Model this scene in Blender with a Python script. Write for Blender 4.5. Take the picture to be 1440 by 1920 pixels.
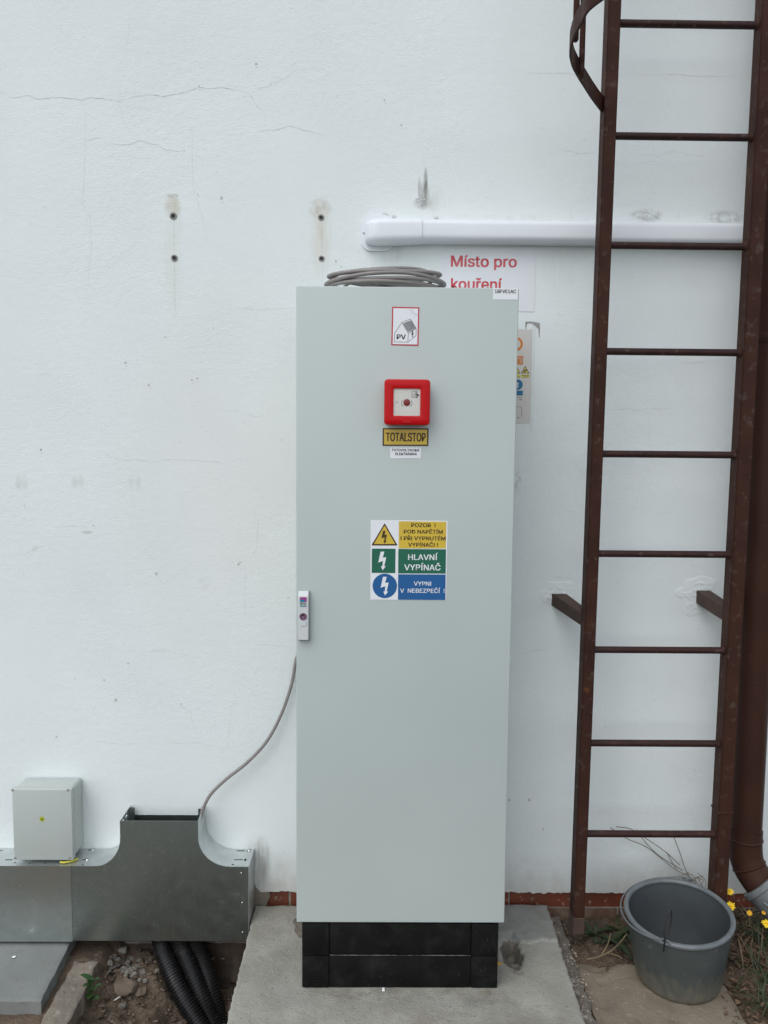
import bpy, bmesh, math, random
from mathutils import Vector, Matrix, noise
random.seed(7)
R = math.radians
for o in list(bpy.data.objects): bpy.data.objects.remove(o)
scene = bpy.context.scene
COL = scene.collection

# ------------------------------------------------------------------ camera
CAM = Vector((-0.0798, -2.5424, 1.57025)); YAW, PITCH, ROLL, FPX = 0.010004, 0.084292, 0.009155, 1453.69
def cam_axes():
    f = Vector((math.sin(YAW)*math.cos(PITCH), math.cos(YAW)*math.cos(PITCH), -math.sin(PITCH)))
    r = Vector((math.cos(YAW), -math.sin(YAW), 0)); u = r.cross(f)
    c, s = math.cos(ROLL), math.sin(ROLL)
    return c*r+s*u, -s*r+c*u, f
CR, CU, CF = cam_axes()
cd = bpy.data.cameras.new('camera'); cam = bpy.data.objects.new('camera', cd); COL.objects.link(cam)
cd.sensor_fit = 'HORIZONTAL'; cd.sensor_width = 27.0; cd.lens = FPX/1440*27.0
cd.clip_start = 0.05; cd.clip_end = 1000
m = Matrix((CR, CU, -CF)).transposed().to_4x4(); m.translation = CAM; cam.matrix_world = m
scene.camera = cam
# ------------------------------------------------------------------ sky, sun, exposure
SUN_EL, SUN_AZ = R(52), R(212)          # azimuth clockwise from +Y: in front of the wall, from the left
w = bpy.data.worlds.new('World'); scene.world = w; w.use_nodes = True
nt = w.node_tree; bg = nt.nodes['Background']
sk = nt.nodes.new('ShaderNodeTexSky'); sk.sky_type = 'NISHITA'; sk.sun_disc = False
sk.sun_elevation = SUN_EL; sk.sun_rotation = SUN_AZ; sk.air_density = 1.0; sk.dust_density = 1.5; sk.ozone_density = 1.0
hs = nt.nodes.new('ShaderNodeHueSaturation'); hs.inputs['Saturation'].default_value = 0.32
nt.links.new(sk.outputs[0], hs.inputs['Color']); nt.links.new(hs.outputs[0], bg.inputs['Color'])
bg.inputs['Strength'].default_value = 0.12
sd = bpy.data.lights.new('sun', 'SUN'); sun = bpy.data.objects.new('sun', sd); COL.objects.link(sun)
sd.energy = 0.5; sd.angle = R(50); sd.color = (0.97, 1, 1)
sv = Vector((math.sin(SUN_AZ)*math.cos(SUN_EL), math.cos(SUN_AZ)*math.cos(SUN_EL), math.sin(SUN_EL)))
sun.rotation_euler = sv.to_track_quat('Z', 'Y').to_euler(); sun.location = sv*20
vs = scene.view_settings; vs.view_transform = 'Standard'; vs.look = 'None'; vs.gamma = 1; vs.use_curve_mapping = False
vs.exposure = 0.72

# ------------------------------------------------------------------ helpers
def pix(x, y, axis, val):
    """photo pixel -> point on the plane axis = val"""
    d = CF + CR*((x-720)/FPX) + CU*((960-y)/FPX)
    return CAM + d*((val-CAM[axis])/d[axis])
def wl(x, y, Y=0.0): return pix(x, y, 1, Y)
def gd(x, y, z=0.0): return pix(x, y, 2, z)

MATS = {}
def mat(name, c1, c2=None, scale=8, rough=.6, metal=0, bump=0, bscale=80, detail=6, lo=.35, hi=.65, spec=.5, rvar=0, stretch=(1,1,1), extra=None):
    m = bpy.data.materials.new(name); m.use_nodes = True; n = m.node_tree.nodes; l = m.node_tree.links
    b = n['Principled BSDF']; b.inputs['Roughness'].default_value = rough; b.inputs['Metallic'].default_value = metal
    b.inputs['Specular IOR Level'].default_value = spec
    tc = n.new('ShaderNodeNewGeometry'); src = tc.outputs['Position']
    if stretch != (1,1,1):
        mp = n.new('ShaderNodeMapping'); mp.inputs['Scale'].default_value = stretch; l.new(src, mp.inputs[0]); src = mp.outputs[0]
    col = None
    if c2:
        t = n.new('ShaderNodeTexNoise'); t.inputs['Scale'].default_value = scale; t.inputs['Detail'].default_value = detail; l.new(src, t.inputs['Vector'])
        r = n.new('ShaderNodeMapRange'); r.inputs[1].default_value = lo; r.inputs[2].default_value = hi; l.new(t.outputs[0], r.inputs[0])
        mx = n.new('ShaderNodeMix'); mx.data_type = 'RGBA'; mx.inputs[6].default_value = (*c1, 1); mx.inputs[7].default_value = (*c2, 1); l.new(r.outputs[0], mx.inputs[0])
        col = mx.outputs[2]
        if rvar:
            rr = n.new('ShaderNodeMapRange'); rr.inputs[3].default_value = rough-rvar; rr.inputs[4].default_value = rough+rvar; l.new(t.outputs[0], rr.inputs[0]); l.new(rr.outputs[0], b.inputs['Roughness'])
    else:
        rgb = n.new('ShaderNodeRGB'); rgb.outputs[0].default_value = (*c1, 1); col = rgb.outputs[0]
    if extra:
        for e in extra:
            col = e(n, l, src, col, b)
    l.new(col, b.inputs['Base Color'])
    if bump:
        t2 = n.new('ShaderNodeTexNoise'); t2.inputs['Scale'].default_value = bscale; t2.inputs['Detail'].default_value = 5; l.new(src, t2.inputs['Vector'])
        bp = n.new('ShaderNodeBump'); bp.inputs['Strength'].default_value = 1.0; bp.inputs['Distance'].default_value = bump
        l.new(t2.outputs[0], bp.inputs['Height']); l.new(bp.outputs[0], b.inputs['Normal'])
    MATS[name] = m
    return m
def speck(color, scale, lo, hi, amt=1.0):
    """sparse specks / flecks of another colour"""
    def f(n, l, src, col, b):
        t = n.new('ShaderNodeTexNoise'); t.inputs['Scale'].default_value = scale; t.inputs['Detail'].default_value = 3; l.new(src, t.inputs['Vector'])
        r = n.new('ShaderNodeMapRange'); r.inputs[1].default_value = lo; r.inputs[2].default_value = hi; r.inputs[4].default_value = amt; l.new(t.outputs[0], r.inputs[0])
        mx = n.new('ShaderNodeMix'); mx.data_type = 'RGBA'; l.new(r.outputs[0], mx.inputs[0]); l.new(col, mx.inputs[6]); mx.inputs[7].default_value = (*color, 1)
        return mx.outputs[2]
    return f
def blot(cx, cz, rx, rz, color, amt, nscale=30, nlo=.35, nhi=.7, stretch=(1,1,1), ax=('X','Z'), soft=.9):
    """a stain or painted tint of its own shape at a place on a surface"""
    def f(n, l, src, col, b):
        s = n.new('ShaderNodeSeparateXYZ'); l.new(src, s.inputs[0])
        def q(o, c, r):
            a = n.new('ShaderNodeMath'); a.operation = 'SUBTRACT'; l.new(s.outputs[o], a.inputs[0]); a.inputs[1].default_value = c
            d = n.new('ShaderNodeMath'); d.operation = 'DIVIDE'; l.new(a.outputs[0], d.inputs[0]); d.inputs[1].default_value = r
            p = n.new('ShaderNodeMath'); p.operation = 'MULTIPLY'; l.new(d.outputs[0], p.inputs[0]); l.new(d.outputs[0], p.inputs[1]); return p
        a, c_ = q(ax[0], cx, rx), q(ax[1], cz, rz)
        ad = n.new('ShaderNodeMath'); l.new(a.outputs[0], ad.inputs[0]); l.new(c_.outputs[0], ad.inputs[1])
        r1 = n.new('ShaderNodeMapRange'); r1.inputs[1].default_value = 1.0; r1.inputs[2].default_value = 1-soft; l.new(ad.outputs[0], r1.inputs[0])
        mp = n.new('ShaderNodeMapping'); mp.inputs['Scale'].default_value = stretch; l.new(src, mp.inputs[0])
        t = n.new('ShaderNodeTexNoise'); t.inputs['Scale'].default_value = nscale; t.inputs['Detail'].default_value = 6; l.new(mp.outputs[0], t.inputs['Vector'])
        r2 = n.new('ShaderNodeMapRange'); r2.inputs[1].default_value = nlo; r2.inputs[2].default_value = nhi; l.new(t.outputs[0], r2.inputs[0])
        mu = n.new('ShaderNodeMath'); mu.operation = 'MULTIPLY'; l.new(r1.outputs[0], mu.inputs[0]); l.new(r2.outputs[0], mu.inputs[1])
        m2 = n.new('ShaderNodeMath'); m2.operation = 'MULTIPLY'; l.new(mu.outputs[0], m2.inputs[0]); m2.inputs[1].default_value = amt
        mx = n.new('ShaderNodeMix'); mx.data_type = 'RGBA'; l.new(m2.outputs[0], mx.inputs[0]); l.new(col, mx.inputs[6]); mx.inputs[7].default_value = (*color, 1)
        return mx.outputs[2]
    return f

def dustz(z0, z1, color, amt, ns=40):
    """splashed dirt on the lower part of a thing"""
    def f(n, l, src, col, b):
        s = n.new('ShaderNodeSeparateXYZ'); l.new(src, s.inputs[0])
        r = n.new('ShaderNodeMapRange'); r.inputs[1].default_value = z1; r.inputs[2].default_value = z0; l.new(s.outputs[2], r.inputs[0])
        mp = n.new('ShaderNodeMapping'); mp.inputs['Scale'].default_value = (1,1,.35); l.new(src, mp.inputs[0])
        t = n.new('ShaderNodeTexNoise'); t.inputs['Scale'].default_value = ns; t.inputs['Detail'].default_value = 6; l.new(mp.outputs[0], t.inputs['Vector'])
        a = n.new('ShaderNodeMath'); a.operation = 'ADD'; l.new(r.outputs[0], a.inputs[0]); l.new(t.outputs[0], a.inputs[1])
        r2 = n.new('ShaderNodeMapRange'); r2.inputs[1].default_value = .72; r2.inputs[2].default_value = 1.3; r2.inputs[4].default_value = amt; l.new(a.outputs[0], r2.inputs[0])
        mx = n.new('ShaderNodeMix'); mx.data_type = 'RGBA'; l.new(r2.outputs[0], mx.inputs[0]); l.new(col, mx.inputs[6]); mx.inputs[7].default_value = (*color, 1)
        return mx.outputs[2]
    return f
ORG = {}
def tag(o, label=None, cat=None, group=None, kind=None):
    if label: o['label'] = label
    if cat: o['category'] = cat
    if group: o['group'] = group
    if kind: o['kind'] = kind
    return o
def _place(o, org, parent):
    ORG[o] = Vector(org); COL.objects.link(o)
    if parent: o.parent = parent; o.location = Vector(org)-ORG[parent]
    else: o.location = org
def thing(name, loc, label, cat, group=None):
    o = bpy.data.objects.new(name, None); o.empty_display_size = .05
    _place(o, loc, None); return tag(o, label, cat, group)

class G:
    def __init__(s): s.v = []; s.f = []
    def add(s, vs, fs):
        k = len(s.v); s.v += [Vector(a) for a in vs]; s.f += [tuple(i+k for i in f) for f in fs]; return s
    def box(s, a, b):
        x0,y0,z0 = a; x1,y1,z1 = b
        return s.add([(x0,y0,z0),(x1,y0,z0),(x1,y1,z0),(x0,y1,z0),(x0,y0,z1),(x1,y0,z1),(x1,y1,z1),(x0,y1,z1)],
                     [(0,3,2,1),(4,5,6,7),(0,1,5,4),(1,2,6,5),(2,3,7,6),(3,0,4,7)])
    def rbox(s, a, b, r, seg=2):
        bm = bmesh.new(); bmesh.ops.create_cube(bm, size=1)
        c = (Vector(a)+Vector(b))/2; d = Vector(b)-Vector(a)
        for v in bm.verts: v.co = Vector((v.co.x*d.x, v.co.y*d.y, v.co.z*d.z))+c
        bmesh.ops.bevel(bm, geom=bm.edges[:], offset=r, segments=seg, affect='EDGES', profile=.5)
        return s.bm(bm)
    def bm(s, bm):
        bm.verts.index_update(); s.add([v.co for v in bm.verts], [tuple(v.index for v in f.verts) for f in bm.faces]); bm.free(); return s
    def prism(s, pts, d):
        """polygon pts (3D) extruded by vector d"""
        n = len(pts); pts = [Vector(p) for p in pts]; d = Vector(d)
        nrm = sum(((pts[i].cross(pts[(i+1) % n])) for i in range(n)), Vector())
        if nrm.dot(d) < 0: pts = pts[::-1]
        s.add(pts+[p+d for p in pts], [tuple(range(n-1,-1,-1)), tuple(range(n,2*n))]+[(i,(i+1)%n,(i+1)%n+n,i+n) for i in range(n)])
        return s
    def tube(s, path, r, n=10, cap=True, closed=False, flat=None):
        path = [Vector(p) for p in path]; N = len(path)
        rr = r if hasattr(r, '__len__') else [r]*N
        up = None; rings = []
        for i, p in enumerate(path):
            if closed: t = path[(i+1) % N]-path[i-1]
            else: t = path[min(i+1,N-1)]-path[max(i-1,0)]
            t.normalize()
            if up is None: up = (Vector((0,0,1)) if abs(t.z) < .9 else Vector((1,0,0)))
            a = t.cross(up)
            if a.length < 1e-6: a = t.orthogonal()
            a.normalize(); b = a.cross(t).normalized(); up = b
            rings.append([p+a*(rr[i]*math.cos(2*math.pi*k/n))+b*(rr[i]*(flat or 1)*math.sin(2*math.pi*k/n)) for k in range(n)])
        vs = [q for g in rings for q in g]; fs = []
        for i in range(N if closed else N-1):
            j = (i+1) % N
            for k in range(n): fs.append((i*n+k, i*n+(k+1)%n, j*n+(k+1)%n, j*n+k))
        if cap and not closed: fs += [tuple(range(n-1,-1,-1)), tuple(range((N-1)*n, N*n))]
        return s.add(vs, fs)
    def lathe(s, prof, n=32, mtx=None, close=False, cap=True):
        mtx = mtx or Matrix(); vs = []; fs = []; N = len(prof)
        for r, z in prof:
            for k in range(n): vs.append(mtx @ Vector((r*math.cos(2*math.pi*k/n), r*math.sin(2*math.pi*k/n), z)))
        for i in range(N-1 if not close else N):
            j = (i+1) % N
            for k in range(n): fs.append((i*n+k, i*n+(k+1)%n, j*n+(k+1)%n, j*n+k))
        if not close and cap:
            if prof[0][0] > 1e-5: fs.append(tuple(range(n-1,-1,-1)))
            if prof[-1][0] > 1e-5: fs.append(tuple(range((N-1)*n, N*n)))
        return s.add(vs, fs)
    def sweep(s, prof, path):
        """2D profile (y,z) offsets swept along list of (origin, ey, ez) frames, capped"""
        n = len(prof); vs = []
        for o, ey, ez in path:
            for a, b in prof: vs.append(Vector(o)+Vector(ey)*a+Vector(ez)*b)
        fs = [(i*n+k, i*n+(k+1)%n, (i+1)*n+(k+1)%n, (i+1)*n+k) for i in range(len(path)-1) for k in range(n)]
        fs += [tuple(range(n-1,-1,-1)), tuple(range((len(path)-1)*n, len(path)*n))]
        return s.add(vs, fs)
    def build(s, name, mt, parent=None, smooth=None, label=None, cat=None, group=None, kind=None, org=None, fix=True):
        me = bpy.data.meshes.new(name)
        xs = [v.x for v in s.v]; ys = [v.y for v in s.v]; zs = [v.z for v in s.v]
        if org is None: org = Vector(((min(xs)+max(xs))/2, (min(ys)+max(ys))/2, min(zs)))
        org = Vector(org)
        me.from_pydata([v-org for v in s.v], [], s.f)
        if fix:
            bm = bmesh.new(); bm.from_mesh(me); bmesh.ops.recalc_face_normals(bm, faces=bm.faces[:]); bm.to_mesh(me); bm.free()
        me.materials.append(MATS[mt] if isinstance(mt, str) else mt)
        if smooth is not None:
            for p in me.polygons: p.use_smooth = True
            if smooth < 180:
                try: me.set_sharp_from_angle(angle=R(smooth))
                except Exception: pass
        me.update()
        o = bpy.data.objects.new(name, me); _place(o, org, parent)
        return tag(o, label, cat, group, kind)

def cut(o, cutter):
    """boolean-cut real openings into o"""
    c = cutter.build('cutter', o.data.materials[0])
    md = o.modifiers.new('b', 'BOOLEAN'); md.object = c; md.solver = 'EXACT'
    bpy.context.view_layer.update(); dg = bpy.context.evaluated_depsgraph_get()
    me = bpy.data.meshes.new_from_object(o.evaluated_get(dg)); o.modifiers.clear(); o.data = me
    bpy.data.objects.remove(c)

import os
try: FONT = bpy.data.fonts.load(os.path.join(bpy.utils.system_resource('DATAFILES'), 'fonts', 'Inter.woff2'))   # Blender's own interface font
except Exception: FONT = None
def text_mesh(s):
    cu = bpy.data.curves.new('t', 'FONT'); cu.body = s; cu.resolution_u = 3
    if FONT: cu.font = FONT
    o = bpy.data.objects.new('t', cu); COL.objects.link(o); bpy.context.view_layer.update()
    dg = bpy.context.evaluated_depsgraph_get(); me = bpy.data.meshes.new_from_object(o.evaluated_get(dg))
    bpy.data.objects.remove(o); return [Vector(v.co) for v in me.vertices], [tuple(p.vertices) for p in me.polygons]
_h = text_mesh('H')[0]; CAP0, CAP1 = min(v.y for v in _h), max(v.y for v in _h)
def sans(txt):
    """text with plain, serif-less capital I (drawn from the bar glyph)"""
    vs, fs = text_mesh(txt.replace('I', '|').replace('\u00cd', '|'))
    par = list(range(len(vs)))
    def find(a):
        while par[a] != a: a = par[a]
        return a
    for f in fs:
        for b in f[1:]: par[find(b)] = find(f[0])
    isl = {}
    for k in range(len(vs)): isl.setdefault(find(k), []).append(k)
    bars = sorted([q for q in isl.values() if min(vs[k].y for k in q) < -.05 and len(q) <= 8 and max(vs[k].x for k in q)-min(vs[k].x for k in q) < .12], key=lambda q: vs[q[0]].x)
    which = [c for c in txt if c in 'I\u00cd']
    hc = CAP1-CAP0
    for q, c in zip(bars, which):
        for k in q: vs[k].y = CAP0 if vs[k].y < CAP0+hc/2 else CAP1
        x0, x1 = min(vs[k].x for k in q), max(vs[k].x for k in q); m = (x0+x1)/2; w_ = hc*.14
        for k in q: vs[k].x = m-w_/2 if vs[k].x < m else m+w_/2
        if c == '\u00cd':
            n0 = len(vs); vs += [Vector((m-w_*.4, CAP1+hc*.10, 0)), Vector((m+w_*.5, CAP1+hc*.10, 0)), Vector((m+w_*1.6, CAP1+hc*.30, 0)), Vector((m+w_*.3, CAP1+hc*.30, 0))]; fs.append((n0, n0+1, n0+2, n0+3))
    return vs, fs
def letter(g, s, xl, xr, base, cap, Y, bold=.02, space=1.0):
    """flat lettering on the plane Y; xl, xr, base, cap in photo pixels"""
    vs, fs = sans(s)
    x0, x1 = min(v.x for v in vs), max(v.x for v in vs)
    a, b = wl(xl, base, Y), wl(xr, base, Y); t = wl(xl, base-cap, Y)
    d = bold*1.25*(t.z-a.z)
    sx = (b.x-a.x-2*d)/(x1-x0); sz = (t.z-a.z-d)/(CAP1-CAP0)
    for i, (dx, dz) in enumerate(((0, 0), (d, d/2), (-d, d/2), (d, -d/2), (-d, -d/2))):
        if i and not d: break
        g.add([(a.x+d+(v.x-x0)*sx+dx, Y-.00004*i, (a.z+b.z)/2+d/2+(v.y-CAP0)*sz+dz) for v in vs], fs)
def poly(g, pts, Y, th=.0004):
    g.prism([wl(x, y, Y) for x, y in pts], (0, -th, 0))
def line(g, pts, Y, wpx, closed=False):
    """drawn line as thin ribbons on plane Y"""
    q = pts+[pts[0]] if closed else pts
    for (x0,y0),(x1,y1) in zip(q, q[1:]):
        L = math.hypot(x1-x0, y1-y0) or 1; nx, ny = -(y1-y0)/L*wpx/2, (x1-x0)/L*wpx/2
        g.add([wl(x0+nx,y0+ny,Y), wl(x1+nx,y1+ny,Y), wl(x1-nx,y1-ny,Y), wl(x0-nx,y0-ny,Y)], [(0,1,2,3)])
def disc(cx, cy, r, n=32, a0=0, a1=2*math.pi): return [(cx+r*math.cos(a0+(a1-a0)*k/n), cy+r*math.sin(a0+(a1-a0)*k/n)) for k in range(n)]
def zm(ox, oy, sc): return lambda pts: [(ox+x*sc, oy+y*sc) for x, y in pts]
def fb(x, y, z, sc, oct=4): return noise.fractal(Vector((x*sc, y*sc, z*sc)), 1.0, 2.0, oct)
def lerp(a, b, t): return a+(b-a)*t
def sm(a, b, x):
    t = max(0, min(1, (x-a)/(b-a))); return t*t*(3-2*t)
def catmull(pts, k=8):
    pts = [Vector(p) for p in pts]; out = []
    P = [pts[0]*2-pts[1]]+pts+[pts[-1]*2-pts[-2]]
    for i in range(1, len(P)-2):
        for j in range(k):
            t = j/k; a, b, c, d = P[i-1], P[i], P[i+1], P[i+2]
            out.append(.5*((2*b)+(c-a)*t+(2*a-5*b+4*c-d)*t*t+(3*b-a-3*c+d)*t*t*t))
    return out+[pts[-1]]

# ------------------------------------------------------------------ materials
def W(x, y): p = wl(x, y); return p.x, p.z
stains_and_tints = []
def st(px, py, rx, ry, color, amt, **k):
    x, z = W(px, py); stains_and_tints.append(blot(x, z, rx*.00178, ry*.00178, color, amt, **k))
st(798, 346, 4.5, 34, (.20,.20,.185), .95, nscale=60, stretch=(2,1,.5), nlo=.1, nhi=.6)
st(795, 366, 11, 28, (.24,.24,.22), .85, nscale=70, stretch=(2,1,.5), nlo=.2, nhi=.65)
st(786, 352, 3, 24, (.40,.40,.37), .8, nscale=60, nlo=.2, nhi=.6)
st(792, 381, 20, 12, (.30,.30,.28), .8, nscale=60, nlo=.2, nhi=.7)
st(812, 372, 22, 26, (.50,.50,.46), .6, nscale=20, nlo=.2, nhi=.8)
st(324, 368, 13, 5, (.22,.22,.20), .8, nscale=120, nlo=.35, nhi=.65)
st(324, 388, 17, 24, (.58,.54,.44), .85, nscale=30, nlo=.1, nhi=.6)
st(326, 480, 20, 120, (.68,.71,.64), .7, nscale=18, stretch=(3,1,.4), nlo=.2, nhi=.8)
st(600, 392, 24, 20, (.42,.35,.25), .75, nscale=50, nlo=.3, nhi=.75)
st(602, 445, 22, 80, (.62,.56,.45), .75, nscale=26, stretch=(3,1,.4), nlo=.25, nhi=.8)
st(490, 1622, 20, 60, (.16,.16,.15), .85, nscale=26, stretch=(3,1,.45), nlo=.3, nhi=.75)
st(480, 1605, 34, 50, (.42,.42,.40), .6, nscale=35, nlo=.25, nhi=.75)
st(1212, 404, 32, 13, (.26,.25,.22), .8, nscale=45, nlo=.38, nhi=.7)
st(1360, 408, 42, 12, (.26,.25,.23), .75, nscale=50, nlo=.38, nhi=.7)
st(960, 408, 160, 8, (.5,.5,.46), .35, nscale=40, nlo=.35, nhi=.75)
for sx in (35, 46, 140, 152, 246, 259): st(sx, 905, 7, 16, (.52,.53,.48), .45, nscale=30, nlo=.2, nhi=.7)
st(383, 1094, 16, 14, (.5,.5,.45), .5, nscale=40); st(66, 1028, 8, 8, (.5,.5,.46), .5, nscale=40); st(164, 998, 14, 4, (.4,.4,.36), .6, nscale=50, nlo=.2, nhi=.5)
st(735, 470, 26, 26, (.52,.51,.47), .5, nscale=30, nlo=.3, nhi=.75)
st(970, 905, 9, 26, (.42,.42,.40), .55, nscale=70, nlo=.42, nhi=.65)
st(1050, 495, 40, 60, (.6,.6,.56), .3, nscale=30, stretch=(3,1,.5), nlo=.3, nhi=.8)
st(1250, 1640, 130, 45, (.58,.58,.54), .6, nscale=18, nlo=.3, nhi=.75)
st(985, 1640, 100, 45, (.60,.60,.56), .55, nscale=18, nlo=.3, nhi=.75)
st(520, 1640, 70, 50, (.55,.55,.51), .6, nscale=18, nlo=.3, nhi=.75)
st(450, 900, 260, 420, (.76,.735,.70), .55, nscale=3, nlo=.2, nhi=.7)  # warm tint of the light near the cabinet, painted into the wall
st(300, 1100, 300, 300, (.70,.745,.74), .5, nscale=4, nlo=.3, nhi=.7)
stains_and_tints.append(lambda n, l, src, col, b: dustz(.02, .16, (.52,.50,.45), .55, 30)(n, l, src, col, b))
mw = mat('plaster', (.775,.825,.82), (.735,.785,.78), 2.2, rough=.85, spec=.25, extra=stains_and_tints)
def plaster_bump(m, amt=1.0):
    n = m.node_tree.nodes; l = m.node_tree.links; b = n['Principled BSDF']; g = n.new('ShaderNodeNewGeometry')
    hs_ = []
    for sc, wgt, stch in ((6, .9, (1,1,1)), (45, .55, (1,1,1)), (170, .40, (.6,1,1.2)), (420, .15, (1,1,1))):
        mp = n.new('ShaderNodeMapping'); mp.inputs['Scale'].default_value = stch; l.new(g.outputs['Position'], mp.inputs[0])
        t = n.new('ShaderNodeTexNoise'); t.inputs['Scale'].default_value = sc; t.inputs['Detail'].default_value = 3; l.new(mp.outputs[0], t.inputs['Vector'])
        mu = n.new('ShaderNodeMath'); mu.operation = 'MULTIPLY'; mu.inputs[1].default_value = wgt; l.new(t.outputs[0], mu.inputs[0]); hs_.append(mu)
    acc = hs_[0]
    for h in hs_[1:]:
        a = n.new('ShaderNodeMath'); l.new(acc.outputs[0], a.inputs[0]); l.new(h.outputs[0], a.inputs[1]); acc = a
    bp = n.new('ShaderNodeBump'); bp.inputs['Distance'].default_value = .0030*amt
    tm_ = n.new('ShaderNodeTexNoise'); tm_.inputs['Scale'].default_value = 1.7; tm_.inputs['Detail'].default_value = 3; l.new(g.outputs['Position'], tm_.inputs['Vector'])
    rm = n.new('ShaderNodeMapRange'); rm.inputs[1].default_value = .35; rm.inputs[2].default_value = .68; rm.inputs[3].default_value = .30; rm.inputs[4].default_value = 1.0; l.new(tm_.outputs[0], rm.inputs[0]); l.new(rm.outputs[0], bp.inputs['Strength'])
    l.new(acc.outputs[0], bp.inputs['Height']); l.new(bp.outputs[0], b.inputs['Normal'])
plaster_bump(mw)
mat('plaster_patch', (.74,.76,.76), (.60,.61,.60), 30, rough=.9, bump=.004, bscale=60, spec=.2)
mat('crack', (.40,.42,.42), (.62,.65,.65), 30, rough=.95, lo=.42, hi=.6)
mat('chip', (.40,.41,.40), (.62,.65,.64), 60, rough=.95)
mat('crumb_white', (.82,.83,.82), rough=.9)
mat('tile_red', (.20,.052,.026), (.14,.045,.026), 18, rough=.45, bump=.0008, bscale=120, extra=[speck((.42,.38,.33), 55, .62, .72, .7), speck((.09,.06,.045), 14, .55, .75, .6)])
mat('tile_dusty', (.16,.072,.045), (.12,.075,.055), 18, rough=.8, bump=.001, bscale=120, extra=[speck((.20,.16,.12), 25, .45, .7, .8)])
mat('mortar', (.40,.34,.29), (.28,.24,.20), 40, rough=.95, bump=.004, bscale=150)
mat('foundation', (.10,.072,.052), (.055,.042,.034), 14, rough=.95, bump=.01, bscale=50)
mat('cabinet_grey', (.458,.512,.496), (.480,.536,.519), 2.2, rough=.42, bump=.00012, bscale=900, detail=2)
mat('gasket', (.03,.03,.03), rough=.8)
mat('plinth_black', (.006,.006,.006), (.010,.010,.010), 12, rough=.6, spec=.10, bump=.0004, bscale=300, extra=[speck((.20,.19,.17), 260, .70, .76, .8), speck((.03,.029,.027), 20, .5, .8, .5)])
mat('lit_dust', (.17,.17,.165), (.03,.03,.03), 45, rough=.95, lo=.4, hi=.62)  # dusty ledge grey, lightened for the light the ledge catches
mat('handle_grey', (.60,.63,.63), rough=.35); mat('handle_dark', (.30,.33,.33), rough=.4)
mat('magenta', (.36,.03,.22), rough=.4); mat('logo_blue', (.01,.20,.36), rough=.4); mat('logo_teal', (.10,.30,.32), rough=.4)
mat('lock_purple', (.17,.06,.13), (.22,.10,.18), 300, rough=.3, metal=.3)
mat('white_print', (.78,.80,.83), rough=.45); mat('ink', (.015,.013,.012), rough=.5); mat('ink_brown', (.055,.028,.008), rough=.5)
mat('ink_grey', (.10,.10,.10), rough=.5); mat('ink_pale', (.35,.35,.35), rough=.6)
mat('sign_yellow', (.66,.47,.045), (.62,.43,.05), 20, rough=.4); mat('sign_green', (.012,.125,.075), rough=.4); mat('sign_blue', (.012,.105,.30), rough=.4)
mat('red_print', (.50,.03,.045), rough=.45); mat('red_plastic', (.50,.003,.006), rough=.3, spec=.22); mat('red_button', (.28,.006,.012), rough=.3)
mat('cream_plastic', (.86,.87,.80), rough=.4)
mat('plate_yellow', (.62,.45,.07), (.55,.38,.06), 12, rough=.3, metal=.15)
mat('paper', (.76,.79,.81), (.72,.75,.78), 5, rough=.4); mat('red_ink', (.55,.05,.07), (.62,.13,.15), 25, rough=.5)
mat('poster_paper', (.64,.62,.58), (.58,.56,.53), 6, rough=.35)
mat('orange_ink', (.62,.20,.03), rough=.5); mat('poster_yellow', (.62,.55,.10), rough=.5); mat('poster_blue', (.01,.15,.30), rough=.5)
mat('grime', (.20,.19,.18), (.36,.35,.33), 80, rough=.8)
mat('pvc_white', (.76,.79,.82), (.73,.76,.80), 5, rough=.30)
mat('pvc_screw', (.35,.36,.37), rough=.4, metal=.8)
mat('cable_grey', (.235,.215,.205), (.26,.24,.23), 40, rough=.45)
mat('zinc', (.42,.475,.46), (.35,.40,.385), 25, rough=.36, metal=1, rvar=.1, bump=.0001, bscale=120, extra=[speck((.62,.64,.63), 130, .60, .72, .7), blot(-.56, .06, .07, .12, (.66,.69,.68), .6, nscale=40, stretch=(.6,1,2.2), nlo=.5, nhi=.72), blot(-.72, .0, .2, .12, (.60,.62,.61), .5, nscale=60, stretch=(3,1,.4), nlo=.5, nhi=.7)])
mat('zinc_sheet', (.68,.73,.715), (.58,.63,.615), 25, rough=.30, metal=1, rvar=.08, extra=[speck((.66,.68,.68), 150, .60, .72, .6)])
mat('zinc_bright', (.66,.69,.69), (.58,.61,.61), 25, rough=.42, metal=.85)
mat('dark_inside', (.02,.02,.022), rough=.7); mat('steel', (.6,.6,.6), rough=.25, metal=1)
mat('box_grey', (.47,.51,.485), (.45,.49,.465), 6, rough=.5, bump=.0001, bscale=600); mat('sticker_green', (.42,.48,.03), rough=.5)
mat('wire_yellow', (.62,.55,.05), rough=.4)
mat('brown_paint', (.054,.023,.016), (.038,.017,.013), 9, rough=.55, spec=.10, bump=.0007, bscale=60, rvar=.08, extra=[speck((.085,.06,.05), 40, .58, .70, .7), speck((.12,.09,.075), 60, .71, .76, .7), speck((.13,.05,.02), 22, .68, .74, .7)])
mat('brown_dusty', (.075,.045,.034), (.055,.034,.027), 30, rough=.8, bump=.0007, bscale=100)
mat('rung_paint', (.046,.020,.018), (.030,.015,.014), 20, rough=.42, spec=.2, bump=.0005, bscale=120, extra=[speck((.11,.075,.065), 50, .60, .74, .7)])
mat('pipe_brown', (.050,.022,.015), (.040,.018,.013), 6, rough=.5, spec=.12, extra=[speck((.10,.06,.05), 70, .68, .76, .6)])
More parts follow.
